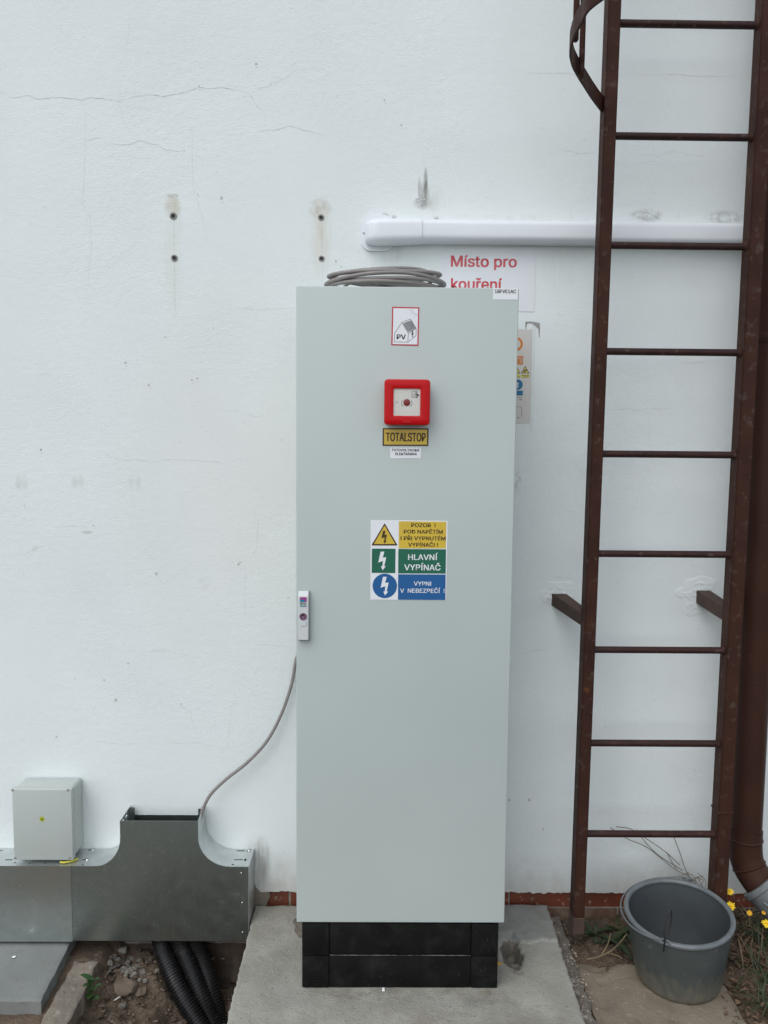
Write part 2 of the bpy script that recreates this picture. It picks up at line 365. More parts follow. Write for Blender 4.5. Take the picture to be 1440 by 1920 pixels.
mat('drain_grey', (.12,.132,.135), (.18,.195,.20), 25, rough=.55, spec=.3, extra=[speck((.42,.42,.40), 34, .66, .73, .6)])
mat('bucket_grey', (.056,.066,.065), (.070,.080,.079), 10, rough=.48, spec=.35, bump=.0004, bscale=90, extra=[speck((.15,.16,.155), 45, .60, .75, .6), dustz(-.07, .075, (.17,.155,.115), .75, 60)])
mat('bucket_inside', (.062,.071,.076), (.072,.082,.087), 12, rough=.5, bump=.0003, bscale=60, extra=[speck((.25,.26,.26), 180, .72, .78, .8)])
mat('bucket_rim', (.115,.13,.138), (.145,.16,.168), 30, rough=.35)
mat('soil', (.160,.118,.084), (.078,.058,.043), 11, rough=.97, spec=.15, bump=.006, bscale=130, extra=[speck((.17,.135,.10), 38, .52, .68, .8), speck((.19,.165,.135), 130, .66, .74, .6)])
mat('yard', (.155,.155,.145), (.115,.115,.108), 3, rough=.97, spec=.15, bump=.008, bscale=70)
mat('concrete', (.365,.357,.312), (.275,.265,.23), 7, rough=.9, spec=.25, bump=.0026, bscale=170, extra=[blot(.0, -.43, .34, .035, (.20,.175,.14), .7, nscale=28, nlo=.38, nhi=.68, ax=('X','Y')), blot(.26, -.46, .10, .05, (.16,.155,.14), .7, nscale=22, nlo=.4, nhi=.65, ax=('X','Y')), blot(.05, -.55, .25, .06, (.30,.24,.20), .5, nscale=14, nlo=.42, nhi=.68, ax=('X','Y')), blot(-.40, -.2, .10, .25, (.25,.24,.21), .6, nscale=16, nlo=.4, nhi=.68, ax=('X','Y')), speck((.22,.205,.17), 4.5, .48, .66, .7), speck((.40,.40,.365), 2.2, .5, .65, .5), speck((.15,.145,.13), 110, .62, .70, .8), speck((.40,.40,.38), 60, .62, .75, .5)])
mat('concrete_patch', (.285,.29,.27), (.24,.24,.22), 12, rough=.85, spec=.25, bump=.0012, bscale=120, extra=[speck((.19,.18,.16), 18, .56, .7, .5)])
mat('concrete_rough', (.20,.175,.14), (.11,.098,.082), 30, rough=.97, bump=.006, bscale=90)
mat('concrete_beige', (.245,.205,.155), (.195,.165,.125), 9, rough=.93, spec=.2, bump=.003, bscale=110, extra=[speck((.32,.30,.26), 70, .64, .72, .7), speck((.12,.10,.08), 12, .55, .72, .5)])
mat('paving_grey', (.225,.235,.225), (.19,.20,.19), 6, rough=.9, spec=.25, bump=.0014, bscale=260, extra=[speck((.17,.165,.15), 30, .60, .72, .5)])
mat('kerb_stone', (.24,.205,.165), (.18,.155,.13), 14, rough=.95, spec=.2, bump=.004, bscale=90, extra=[speck((.33,.31,.28), 40, .58, .70, .6)])
mat('mortar_strip', (.185,.165,.14), (.13,.115,.098), 22, rough=.97, bump=.005, bscale=120, extra=[speck((.36,.35,.33), 48, .60, .68, .9)])
mat('rubble', (.25,.23,.20), (.15,.138,.12), 40, rough=.95, bump=.003, bscale=160)
mat('rubble_brown', (.20,.155,.115), (.14,.105,.08), 40, rough=.95, bump=.003, bscale=160)
mat('black_plastic', (.010,.010,.011), (.016,.016,.017), 30, rough=.33, extra=[speck((.07,.06,.05), 50, .60, .75, .5)])
mat('foam_yellow', (.55,.33,.06), (.45,.26,.05), 60, rough=.9)
mat('leaf_green', (.045,.11,.022), (.03,.075,.018), 60, rough=.5); mat('leaf_dark', (.028,.048,.018), (.045,.06,.025), 60, rough=.6)
mat('straw', (.30,.23,.13), (.20,.15,.09), 60, rough=.8); mat('dry_leaf', (.21,.135,.085), (.07,.045,.030), 45, rough=.9)
mat('dry_twig', (.22,.17,.13), (.13,.10,.08), 80, rough=.9)
mat('petal_yellow', (.80,.55,.01), rough=.6); mat('petal_orange', (.72,.38,.01), rough=.6)
mat('zip_black', (.012,.012,.013), rough=.4)

# ================================================================== THE SETTING
# ---- ground: one sheet, fine where it is seen, running to the horizon
def axis(lo, hi, step, far):
    a = []; v = lo
    while v < hi-1e-9: a.append(v); v += step
    a.append(hi); s = step*2; L = []; v = lo
    while v-s > -far: v -= s; L.append(v); s *= 1.7
    L.append(-far); s = step*2; H = []; v = hi
    while v+s < far: v += s; H.append(v); s *= 1.7
    H.append(far); return L[::-1]+a+H
SL = lambda y: -.478-.010*y/.55*0          # slab left edge
def gz(x, y):
    base = -.115
    z = base
    if -1.5 < x < 1.7 and -.9 < y < .1:
        pit = sm(-.985, -.93, x)*(1-sm(-.44, -.40, x))*(1-sm(-.66, -.50, -y*-1 if False else y*-1-.0) if False else 1)
        pit *= 1-sm(.52, .66, -y)
        depth = lerp(-.165, -.30, sm(-.86, -.58, x))-.03*sm(.05, .3, -y)
        z = lerp(z, depth+.045*fb(x, y, 0, 9)+.018*fb(x, y, 3, 34), pit)
        right = sm(.46, .54, x)
        zr = -.072+.02*fb(x, y, 1, 10)+.010*fb(x, y, 5, 45)+.055*sm(.93, 1.15, x)*(.6+.4*fb(x, y, 2, 6))+.02*sm(.18, 0, -y)
        z = lerp(z, zr, right*(1-sm(.6, .85, -y)))
    return z
xs = axis(-1.5, 1.6, .011, 160); ys = axis(-.95, .06, .011, 160)
g = G(); nx = len(xs)
g.v = [Vector((x, y, gz(x, y))) for y in ys for x in xs]
g.f = [(j*nx+i, j*nx+i+1, (j+1)*nx+i+1, (j+1)*nx+i) for j in range(len(ys)-1) for i in range(nx-1)]
ground = g.build('ground', 'soil', smooth=180, kind='structure', org=(0,0,0), fix=False)
ground.data.materials.append(MATS['yard'])
for p in ground.data.polygons:
    c = p.center
    if c.y < -.9 or c.x < -1.5 or c.x > 1.7: p.material_index = 1

def slabmesh(g, quad, n, m_, zf, depth, jag=0.004, seed=0, jsc=25):
    """irregular slab: quad = 4 ground points (bl, br, fr, fl) as (x, y); zf(x, y) top height"""
    bl, br, fr, fl = [Vector(q) for q in quad]; vs = []
    for j in range(m_+1):
        for i in range(n+1):
            u, v = i/n, j/m_
            p = bl.lerp(br, u).lerp(fl.lerp(fr, u), v)
            e = min(u*(br-bl).length, (1-u)*(br-bl).length, v*(fl-bl).length, (1-v)*(fl-bl).length)
            k = max(0, 1-e/.05)
            p = p+Vector((noise.noise(Vector((p.x*jsc, p.y*jsc, seed))), noise.noise(Vector((p.x*jsc, p.y*jsc, seed+9)))))*jag*k
            drop = .003*max(0, 1-e/.006)**2
            vs.append((p.x, p.y, zf(p.x, p.y)-drop))
    fs = [(j*(n+1)+i, (j+1)*(n+1)+i, (j+1)*(n+1)+i+1, j*(n+1)+i+1) for j in range(m_) for i in range(n)]
    k0 = len(vs)
    rim = [i for i in range(n+1)]+[j*(n+1)+n for j in range(1, m_+1)]+[m_*(n+1)+i for i in range(n-1, -1, -1)]+[j*(n+1) for j in range(m_-1, 0, -1)]
    for r in rim: x, y, z = vs[r]; vs.append((x+.004*noise.noise(Vector((x*40, y*40, 5))), y+.004*noise.noise(Vector((x*40, y*40, 8))), z-depth))
    q = len(rim)
    for i in range(q): fs.append((rim[i], rim[(i+1) % q], k0+(i+1) % q, k0+i))
    fs.append(tuple(k0+i for i in range(q-1, -1, -1)))
    g.add(vs, fs)

# ---- concrete pad under the cabinet, with a broken-out hole at its right
h0_, h1_ = gd(955, 1752), gd(955, 1822)
hx, hy, hr = .5*(h0_.x+h1_.x)+.006, .5*(h0_.y+h1_.y)+.004, abs(h0_.y-h1_.y)/2*1.12
def padz(x, y):
    z = .0016*fb(x, y, 0, 9)+.0008*fb(x, y, 4, 60)
    dx, dy = (x-hx)/.042, (y-hy)/(hr*1.1)
    d = math.hypot(dx, dy)+.22*fb(x, y, 7, 22, 3)
    z -= .036*(1-sm(.30, .95, d))*(1+.3*fb(x, y, 3, 30))
    # thicker skim of mortar at the back right corner
    a = (y+.205)+.35*(x-.32)*-1*.3+.02*fb(x, y, 6, 14)
    z += .007*sm(-.006, .006, a)*sm(.28, .30, x)
    return z
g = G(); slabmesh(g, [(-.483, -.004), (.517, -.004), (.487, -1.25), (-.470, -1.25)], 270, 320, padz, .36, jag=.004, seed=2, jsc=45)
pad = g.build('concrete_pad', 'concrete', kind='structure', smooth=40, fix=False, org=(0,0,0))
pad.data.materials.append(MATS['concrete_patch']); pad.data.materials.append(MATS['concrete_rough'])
for p in pad.data.polygons:
    c = p.center
    a = (c.y+.205)-.105*(c.x-.32)+.02*fb(c.x, c.y, 6, 14)
    if c.z < -.008: p.material_index = 2
    elif a > 0 and c.x > .29: p.material_index = 1
# ---- concrete path to the right, behind it the soil
b1, b2, b3, b4 = gd(1078, 1800, -.05), gd(1252, 1842, -.05), gd(1330, 1920, -.05), gd(1122, 1920, -.05)
def pathz(x, y):
    return -.050+.002*fb(x, y, 0, 14)-.02*sm(.02, -.02, (-y-.235)+.05*fb(x, y, 8, 9)+.18*(x-.6)*-.3)-.012*max(0, fb(x, y, 2, 30)-.45)
dxy = ((b4.x-b1.x)/(b4.y-b1.y))
g = G(); yb, yf = -.195, -1.25
slabmesh(g, [(b1.x+dxy*(yb-b1.y), yb), (.98, yb-.05), (1.02, yf), (b1.x+dxy*(yf-b1.y), yf)], 60, 100, pathz, .12, jag=.016, seed=5, jsc=14)
g.build('concrete_path', 'concrete_beige', kind='structure', smooth=40, fix=False, org=(0,0,0))
# ---- mortar-filled strip between the pad and the path
g = G(); slabmesh(g, [(.512, -.006), (.560, -.006), (b1.x+dxy*(yf-b1.y)-.012, yf), (.470, yf)], 16, 150, lambda x, y: -.034+.006*fb(x, y, 1, 22)+.004*fb(x, y, 2, 80), .12, jag=.012, seed=8)
g.build('mortar_joint', 'mortar_strip', kind='structure', smooth=40, fix=False, org=(0,0,0))

# ================================================================== THE WALL
g = G()
bx = [-12, -6, -3, -2] + [-1.6+.006*i for i in range(534)] + [2, 3, 6, 12]
def wb(x):
    return .046+.004*fb(x, 0, 0, 9)+.004*fb(x, 1, 0, 60, 3)-.007*max(0, fb(x, 4, 2, 25))
tops = [4.2]
vs = []; n = len(bx)
for x in bx: vs += [(x, .0, wb(x)), (x, .0, wb(x)+.02), (x, 0, 4.2), (x, .35, 4.2), (x, .012, wb(x)-.002)]
fs = []
for i in range(n-1):
    a, b = i*5, i*5+5
    fs += [(a, b, b+1, a+1), (a+1, b+1, b+2, a+2), (a+2, b+2, b+3, a+3), (a+4, b+4, b, a)]
g.add(vs, fs)
g.box((-12, .0125, -.6), (12, .35, 4.1995))
wall = g.build('plaster_wall', 'plaster', org=(0,0,-.6), label='long white plastered house wall with fine cracks and a red tile base', cat='wall')
wall.data.materials.append(MATS['mortar'])
for p in wall.data.polygons:
    c = p.center+ORG[wall]
    if abs(c.y-.0125) < 1e-4: p.material_index = 1
# tiles of the base: 250 x 65 mm
x0 = wl(956, 1690).x; tile = None; k = 0
for row in range(3):
    zt = .050-row*.066
    for i in range(-8, 6):
        xa = x0+i*.252+(0 if row % 2 == 0 else .126)
        if xa > 1.55 or xa < -1.75: continue
        if row == 0 and abs(xa-(x0-4*.252)) < .01:      # broken tile beside the tray
            a, b = wl(497, 1690).x, wl(541, 1690).x
            g = G(); g.prism([(a+.012, .0090, zt), (b-.002, .0090, zt), (b-.002, .0090, zt-.062), (a-.004, .0090, zt-.062), (a+.004, .0090, zt-.03)], (0, .006, 0))
            g.build('tile', 'tile_red', wall, label='broken red base tile beside the cable tray'); continue
        mt = 'tile_red' if row == 0 else 'tile_dusty'
        if row == 2 and tile2 is not None: t2 = tile2
        g = G(); jx = random.uniform(-.001, .001)
        g.rbox((xa+.0015, .0090+random.uniform(-.0008, .0008), zt-.0605), (xa+.2480+jx, .0145, zt), .0012, 1)
        g.build('tile', mt, wall)
    tile2 = None
# rough foundation below the tiles, seen in the trench
g = G(); vs = []; nxx, nzz = 120, 30
for j in range(nzz+1):
    for i in range(nxx+1):
        x = lerp(-1.3, -.35, i/nxx); z = lerp(-.50, -.145, j/nzz)
        cell = noise.cell(Vector((x*9+.3*fb(x, z, 1, 8), 0, z*15)))
        vs.append((x, .004-.012*abs(fb(x, z, 0, 14))-.010*cell-.02*sm(-.2, -.3, z), z))
g.add(vs, [(j*(nxx+1)+i, j*(nxx+1)+i+1, (j+1)*(nxx+1)+i+1, (j+1)*(nxx+1)+i) for j in range(nzz) for i in range(nxx)])
g.build('foundation', 'foundation', wall, smooth=60, fix=False)
# mortar left bare between tray and tiles
g = G(); q = [(474,1640),(481,1660),(490,1669),(505,1668),(508,1676),(502,1688),(500,1700),(470,1710),(468,1650)]
g.prism([wl(x, y, .012) for x, y in q], (0, -.013, 0)); g.build('bare_mortar', 'kerb_stone', wall)
# cracks: thin open lines following the photograph
def crack(pts, w0, f, jit=1.0):
    g = G(); P = [f(*p) for p in pts]; L = []
    for (ax, ay), (bx_, by) in zip(P, P[1:]):
        d = math.hypot(bx_-ax, by-ay); k = max(1, int(d/5))
        for i in range(k): L.append((lerp(ax, bx_, i/k)+random.uniform(-.6, .6)*jit, lerp(ay, by, i/k)+random.uniform(-.9, .9)*jit))
    L.append(P[-1]); vs = []; N = len(L)
    for i, (x, y) in enumerate(L):
        c = wl(x, y, -.0006); e = min(1, 4*i/N, 4*(N-1-i)/N); ww = w0*(.3+.7*e)*random.uniform(.45, 1.2)*.0009
        t = wl(*L[min(i+1, N-1)])-wl(*L[max(i-1, 0)]); t.normalize(); nn = Vector((-t.z, 0, t.x))
        vs += [c+nn*ww/2, c-nn*ww/2]
    g.add(vs, [(2*i, 2*i+1, 2*i+3, 2*i+2) for i in range(N-1)])
    return g
cr = []
zA = lambda x, y: (x*.3889, y*.3889)
cr.append(crack([(0,443),(30,453),(65,472),(130,458),(180,478),(280,468),(340,476),(395,482),(440,470),(500,478),(577,487)], 1.5, zA))
cr.append(crack([(577,487),(640,468),(730,455),(790,465),(860,452),(930,434),(960,420),(1010,428),(1070,420),(1140,435),(1200,448)], 1.2, zA))
cr.append(crack([(1200,448),(1290,415),(1370,380),(1440,330)], .6, zA)); cr.append(crack([(1200,448),(1240,510),(1290,560)], .6, zA))
cr.append(crack([(410,685),(470,665),(500,668)], .9, zA)); cr.append(crack([(530,692),(580,698),(630,695),(670,675),(710,690),(760,698),(800,725),(880,730)], 1.3, zA))
cr.append(crack([(1240,634),(1330,625),(1400,608),(1440,620),(1560,650)], 1.1, zA)); cr.append(crack([(577,420),(580,520),(600,600),(650,660)], .5, zA))
cr.append(crack([(410,500),(412,640),(405,880),(395,980),(435,1050),(440,1200),(430,1300),(420,1440)], .5, zA)); cr.append(crack([(925,630),(928,860),(940,940),(975,1040),(1000,1180)], .5, zA))
cr.append(crack([(838,1060),(840,1220)], .8, zA, .3)); cr.append(crack([(840,1265),(846,1530)], .8, zA, .3))
cr.append(crack([(628,80),(615,200),(600,300)], .4, zA)); cr.append(crack([(604,415),(604,478)], .8, lambda x, y: (x, y), .3)); cr.append(crack([(604,492),(605,534)], .8, lambda x, y: (x, y), .3))
zB = lambda x, y: (x*.448, 560+y*.448)
cr.append(crack([(440,650),(510,676),(600,676),(640,682),(730,672),(840,678),(950,690),(1010,668)], .8, zB))
cr.append(crack([(0,1075),(100,1072),(150,1045),(240,1018)], .5, zB)); cr.append(crack([(220,955),(300,952),(375,955)], .9, zB)); cr.append(crack([(150,320),(220,310)], .8, zB))
cr.append(crack([(1060,875),(1080,930),(1075,1040),(1050,1095)], .6, zB)); cr.append(crack([(1030,1120),(1025,1200),(1025,1340)], .6, zB)); cr.append(crack([(1070,1446),(1140,1450),(1235,1458)], .8, zB))
cr.append(crack([(570,1475),(700,1474),(770,1492),(800,1475)], .6, zB)); cr.append(crack([(720,1670),(740,1695),(800,1730),(805,1780),(830,1820)], .7, zB)); cr.append(crack([(390,1850),(500,1865),(590,1862)], .6, zB)); cr.append(crack([(680,1845),(750,1862),(830,1858),(905,1872)], .7, zB))
cr.append(crack([(990,35),(1040,42),(1110,45),(1230,38)], .6, zB)); cr.append(crack([(950,465),(1020,475),(1070,495),(1130,490)], .6, zB)); cr.append(crack([(950,1880),(970,1700),(1020,1635)], .5, zB))
zC = lambda x, y: (980+x*.3194, y*.3194)
cr.append(crack([(0,430),(250,430),(310,437),(370,440),(430,455)], .7, zC)); cr.append(crack([(560,437),(700,440),(930,435),(960,445),(1350,450)], .7, zC)); cr.append(crack([(190,868),(290,890),(320,905),(440,893)], .7, zC))
cr.append(crack([(630,905),(800,918),(880,885),(1000,915),(1070,918),(1160,875)], .6, zC)); cr.append(crack([(280,1235),(288,1290)], .8, zC)); cr.append(crack([(915,1240),(913,1295)], .8, zC)); cr.append(crack([(840,1465),(838,1490)], .8, zC))
cr.append(crack([(640,1290),(665,1275),(690,1262),(730,1248),(770,1265),(810,1290)], 2.6, zC, 1.6)); cr.append(crack([(1060,1240),(1300,1238)], .7, zC))
zD = lambda x, y: (960+x*.3542, 580+y*.3542)
cr.append(crack([(770,280),(880,265),(940,285),(1050,275),(1170,295)], .6, zD)); cr.append(crack([(510,535),(620,525),(660,535),(720,525),(790,530),(850,520)], .9, zD)); cr.append(crack([(725,535),(728,750)], .5, zD))
cr.append(crack([(730,1075),(790,1085),(850,1070)], .8, zD)); cr.append(crack([(30,1825),(90,1818),(150,1798),(200,1810)], .8, zD)); cr.append(crack([(260,1780),(360,1795)], .6, zD)); cr.append(crack([(290,1070),(330,1065)], .6, zD))
cr.append(crack([(200,1412),(260,1420),(310,1430),(350,1470)], .7, zD)); cr.append(crack([(850,1570),(900,1605),(980,1615)], .7, zD))
for c in cr: c.build('crack', 'crack', wall, fix=False)
# small pits and flakes in the paint
g = G()
pits = [(373,162,4),(480,120,5),(752,235,4),(721,188,3),(415,372,6),(371,364,2),(235,680,4),(279,722,4),(360,713,4),(370,710,4),(77,844,4),(46,948,3),(175,985,4),(240,1244,4),(217,1312,5),(195,1275,3),(106,1382,3),(293,1075,5),(340,1320,3),(301,1088,3),(447,1058,4),(450,1054,4),(630,490,4),(640,500,3),(912,370,2),(1015,240,2),(955,1500,5),(992,1500,5),(1018,1554,4),(540,1120,3),(528,825,2),(310,632,3)]
for x, y, r in pits:
    q = [(x+r*.55*random.uniform(.5,1.2)*math.cos(a), y+r*.7*random.uniform(.5,1.2)*math.sin(a)) for a in [i*math.pi/3.5 for i in range(7)]]
    g.prism([wl(a, b, .0001) for a, b in q], (0, -.0008, 0))
for i in range(220):
    x, y = random.uniform(0, 1440), random.uniform(0, 1660); r = random.uniform(.5, 1.3)
    q = [(x+r*random.uniform(.5,1.2)*math.cos(a), y+r*random.uniform(.5,1.2)*math.sin(a)) for a in [i*math.pi/2.5 for i in range(5)]]
    g.prism([wl(a, b, .0001) for a, b in q], (0, -.0005, 0))
g.build('paint_pits', 'chip', wall, kind='stuff')
g = G()
for x, y, r in pits[:14]:
    q = [(x+r*.5*math.cos(a)+1, y+r*1.0+r*.4*math.sin(a)) for a in [i*math.pi/3 for i in range(6)]]
    g.prism([wl(a, b, .0001) for a, b in q], (0, -.0012, 0))  # pale lower lip of each pit: a highlight painted on
for i in range(9):
    x, y = random.gauss(785, 5), random.gauss(380, 5); r = random.uniform(.6, 1.8)
    g.prism([wl(x+r*math.cos(a), y+r*math.sin(a), .0001) for a in [i*math.pi/3 for i in range(6)]], (0, -random.uniform(.001, .004), 0))
g.build('pit_glints_crumbs', 'crumb_white', wall, kind='stuff')
# four old wall plugs
for (x, y, rr) in ((325,405,1.15), (327,484,1.05), (602,408,1), (603,485,.95)):
    c = wl(x, y); mt = Matrix.Translation(c) @ Matrix.Rotation(R(90), 4, 'X')
    g = G(); g.lathe([(.0055*rr, 0), (.0105*rr, 0), (.0100*rr, .0018), (.0062*rr, .0025)], 18, mt, close=True)
    o = g.build('wall_plug', 'grime', wall)
    g = G(); g.lathe([(.0062*rr, .0002), (.0055*rr, .0009)], 14, mt); g.build('plug_bore', 'gasket', o)
# lumpy filler where the ladder brackets enter the wall
def filler(cx, cy, rx, ry, th, seed):
    c = wl(cx, cy); g = G(); N, M = 90, 24; vs = [(c.x, -th, c.z)]
    for j in range(1, M+1):
        for i in range(N):
            a = 2*math.pi*i/N; k = j/M*(1+.42*noise.noise(Vector((math.cos(a)*1.6, math.sin(a)*1.6, seed))))
            x, z = c.x+rx*k*math.cos(a), c.z+ry*k*math.sin(a)
            vs.append((x, -(th*(1-(j/M)**4)*(.55+.75*abs(fb(x*.6, z*1.5, seed, 40, 5))+.5*fb(x, z, seed, 90, 3))) if j < M else .001, z))
    fs = [(0, 1+(i+1) % N, 1+i) for i in range(N)]
    for j in range(M-1):
        for i in range(N): fs.append((1+j*N+i, 1+j*N+(i+1) % N, 1+(j+1)*N+(i+1) % N, 1+(j+1)*N+i))
    g.add(vs, fs); g.build('filler_patch', 'plaster', wall, smooth=60)
filler(1050, 1114, .066, .046, .0026, 1); filler(1310, 1116, .080, .062, .0028, 6)

# ================================================================== CONTROL CABINET
FY = -.415
cab = thing('control_cabinet', (0, -.21, 0), 'tall light grey steel control cabinet on a black plinth, closed door', 'cabinet')
g = G(); g.rbox((-.297, -.390, .2), (.297, -.022, 1.996), .004, 2); g.build('body', 'cabinet_grey', cab, smooth=30)
g = G(); g.box((-.292, -.3945, .207), (.292, -.3895, 1.990)); g.build('gasket', 'gasket', cab)
g = G(); g.rbox((-.300, FY, .202), (.300, -.394, 1.9985), .0035, 3); door = g.build('door', 'cabinet_grey', cab, smooth=30)
# plinth: corner blocks and trims in two tiers
for zt in (0, 1):
    z0, z1 = zt*.099+.001, zt*.099+.098
    for s in (-1, 1):
        g = G(); xa, xb = (-.284, -.206) if s < 0 else (.206, .284)
        g.rbox((xa, -.4125, z0), (xb, -.03, z1), .003, 2); c = g.build('plinth_corner', 'plinth_black', cab, smooth=30)
        if zt == 0:
            for k in range(9):
                zz = z0+.022+k*.0075
                if k in (3, 4): continue
                if False: pass
                g = G(); g.rbox((xa+.018, -.4140, zz), (xb-.018, -.4120, zz+.003), .0006, 1); g.build('rib', 'plinth_black', c)
    g = G(); g.rbox((-.2052, -.4080 if zt else -.4110, z0+.0005), (.2052, -.395, z1-(.001 if zt else .0)), .0022, 2); g.build('plinth_trim', 'plinth_black', cab, smooth=30)
g = G(); g.box((-.2040, -.4108, .0992), (.2040, -.4083, .1000)); g.build('lit_dust_ledge', 'lit_dust', cab)  # pale strip paints the light caught on the dusty trim ledge
g = G(); g.box((-.283, -.38, .001), (-.275, -.035, .197)); g.build('plinth_side', 'plinth_black', cab)
g = G(); g.box((.275, -.38, .001), (.283, -.035, .197)); g.build('plinth_side', 'plinth_black', cab)
# handle
zh = zm(530, 1080, .0937)
g = G(); A = wl(559.8, 1106, FY); B = wl(581.2, 1201, FY)
g.rbox((A.x, FY-.006, B.z), (B.x, FY-.0003, A.z), .0025, 2); g.build('handle_base', 'handle_dark', cab, smooth=30)
g = G(); x0, x1 = A.x+.0006, B.x-.0028; zb, zt = B.z+.004, A.z-.001
prof = [(FY-.006, zb), (FY-.020, zb+.002), (FY-.022, zt-.013), (FY-.010, zt), (FY-.006, zt)]
g.prism([(x0, y, z) for y, z in prof], (x1-x0, 0, 0))
bm = bmesh.new(); vv = [bm.verts.new(v) for v in g.v]; [bm.faces.new([vv[i] for i in f]) for f in g.f]
bmesh.ops.bevel(bm, geom=bm.edges[:], offset=.0012, segments=2, affect='EDGES'); h2 = G().bm(bm)
han = h2.build('door_handle', 'handle_grey', cab, smooth=30)
HY = FY-.0224
def hp(pts): return zh(pts)
g = G(); poly(g, hp([(347,425),(477,425),(477,522),(442,522),(442,470),(347,470)]), HY); g.build('logo', 'magenta', han)
g = G(); poly(g, hp([(347,471),(441,471),(441,522),(347,522)]), HY); g.build('logo', 'logo_blue', han)
g = G(); poly(g, hp([(347,585),(477,585),(477,592),(347,592)]), HY); g.build('logo', 'logo_teal', han)
g = G(); poly(g, hp([(347,598),(440,598),(440,612),(347,612)]), HY); g.build('logo', 'logo_teal', han)
g = G(); poly(g, hp([(441,598),(477,598),(477,612),(441,612)]), HY); g.build('logo', 'magenta', han)
g = G(); a, b = hp([(350,572),(474,572)]); letter(g, 'RITTAL', a[0], b[0], a[1], 36*.0937, HY-.0002, .03); g.build('lettering', 'ink', han, fix=False)
c = wl(*hp([(411,810)])[0], FY-.0205); mt = Matrix.Translation(c) @ Matrix.Rotation(R(90), 4, 'X')
g = G(); g.lathe([(0,.0004), (.0035,.0006), (.0045,.0026), (.0095,.0030), (.0100,.0022), (.0100,0)], 22, mt); lk = g.build('lock', 'lock_purple', cab, smooth=40)
g = G(); g.rbox((c.x-.003, c.y-.0034, c.z+.0005), (c.x+.0035, c.y-.0012, c.z+.0065), .0008, 1); g.build('keyhole', 'ink', lk)
g = G(); q = [wl(*p, FY-.0212) for p in hp([(345,915),(478,915),(460,995),(360,995)])]; g.prism(q, (0, -.0016, 0)); g.build('finger_grip', 'handle_grey', han)

# ------------------------------------------------------------------ signs on the door
def sign(name, pts, mt, label, cat, Y=FY, th=.0006):
    c = [wl(x, y, Y) for x, y in pts]
    loc = (sum(p.x for p in c)/len(c), Y, min(p.z for p in c))
    t = thing(name, loc, label, cat); g = G(); poly(g, pts, Y, th); g.build('panel', mt, t); return t
z5 = zm(640, 940, .18056); S5 = .18056; Y1 = FY-.0007; Y2 = FY-.0013
t = sign('warning_sign', z5([(305,193),(1105,203),(1088,1028),(300,1020)]), 'white_print', 'white sticker with yellow, green and blue high voltage warning panels', 'sign')
for pts, mt, nm in (([(598,207),(1090,212),(1085,488),(596,488)], 'sign_yellow', 'yellow_panel'), ([(592,494),(1087,498),(1083,750),(590,748)], 'sign_green', 'green_panel'),
                    ([(590,757),(1083,760),(1080,1025),(588,1021)], 'sign_blue', 'blue_panel'), ([(318,490),(563,492),(560,745),(315,742)], 'sign_green', 'green_pictogram'),
                    (disc(451,878,127,40), 'sign_blue', 'blue_pictogram'), ([(450,226),(580,450),(576,458),(320,458),(316,450)], 'ink_brown', 'triangle_border')):
    g = G(); poly(g, z5(pts), Y1); g.build(nm, mt, t)
g = G(); poly(g, z5([(450,250),(559,443),(338,443)]), Y2); g.build('yellow_triangle', 'sign_yellow', t)
BOLT = [(25,0),(63,0),(48,62),(83,60),(62,152),(78,152),(46,193),(28,152),(42,152),(50,98),(0,113)]
for ox, oy, k, mt, yy in ((383,522,1,'white_print',Y2), (408,784,1,'white_print',Y2), (416,305,.69,'ink_brown',Y2-.0006)):
    g = G(); poly(g, z5([(ox+x*k, oy+y*k) for x, y in BOLT]), yy); g.build('bolt_symbol', mt, t)
for s, xl, xr, bs, cp, mt, bo in (('POZOR  !',725,978,268,41,'ink_brown',.034), ('POD NAPĚTÍM',648,1053,335,39,'ink_brown',.034), ('I PŘI VYPNUTÉM',615,1083,404,40,'ink_brown',.034), ('VYPÍNAČI !',693,1003,470,39,'ink_brown',.034),
                             ('HLAVNÍ',693,1000,609,58,'white_print',.022), ('VYPÍNAČ',653,1030,716,60,'white_print',.022), ('VYPNI',753,932,876,43,'white_print',.018), ('V  NEBEZPEČÍ  !',610,1072,950,43,'white_print',.018)):
    g = G(); (a, b), (c, d) = z5([(xl, bs), (xr, bs)]); letter(g, s, a, c, b, cp*S5, Y2, bo); g.build('lettering', mt, t, fix=False)
z2 = zm(660, 540, .17715); S2 = .17715
t = sign('solar_sign', z2([(425,198),(713,205),(703,613),(415,606)]), 'red_print', 'red-bordered PV sticker with a line-drawn house and solar roof', 'sign')
g = G(); poly(g, z2([(438,213),(700,218),(690,598),(430,594)]), Y1); g.build('white_field', 'white_print', t)
g = G()
line(g, z2([(527,365),(620,328),(680,430),(597,482),(527,365),(450,483),(447,570),(590,573),(597,482)]), Y2, .8); line(g, z2([(590,573),(677,505),(680,430)]), Y2, .8)
g.build('house_drawing', 'ink_grey', t, fix=False)
g = G(); A, B, C, D = (540,375),(625,342),(675,425),(598,468)
for k in range(15):
    u = k/14; line(g, z2([(lerp(A[0],B[0],u), lerp(A[1],B[1],u)), (lerp(D[0],C[0],u), lerp(D[1],C[1],u))]), Y2, .42); line(g, z2([(lerp(A[0],D[0],u), lerp(A[1],D[1],u)), (lerp(B[0],C[0],u), lerp(B[1],C[1],u))]), Y2, .42)
g.build('solar_panel_grid', 'ink', t, fix=False)
g = G(); line(g, z2([(699+64*math.cos(a), 216+64*math.sin(a)) for a in [R(92+7*i) for i in range(13)]]), Y2, .5)
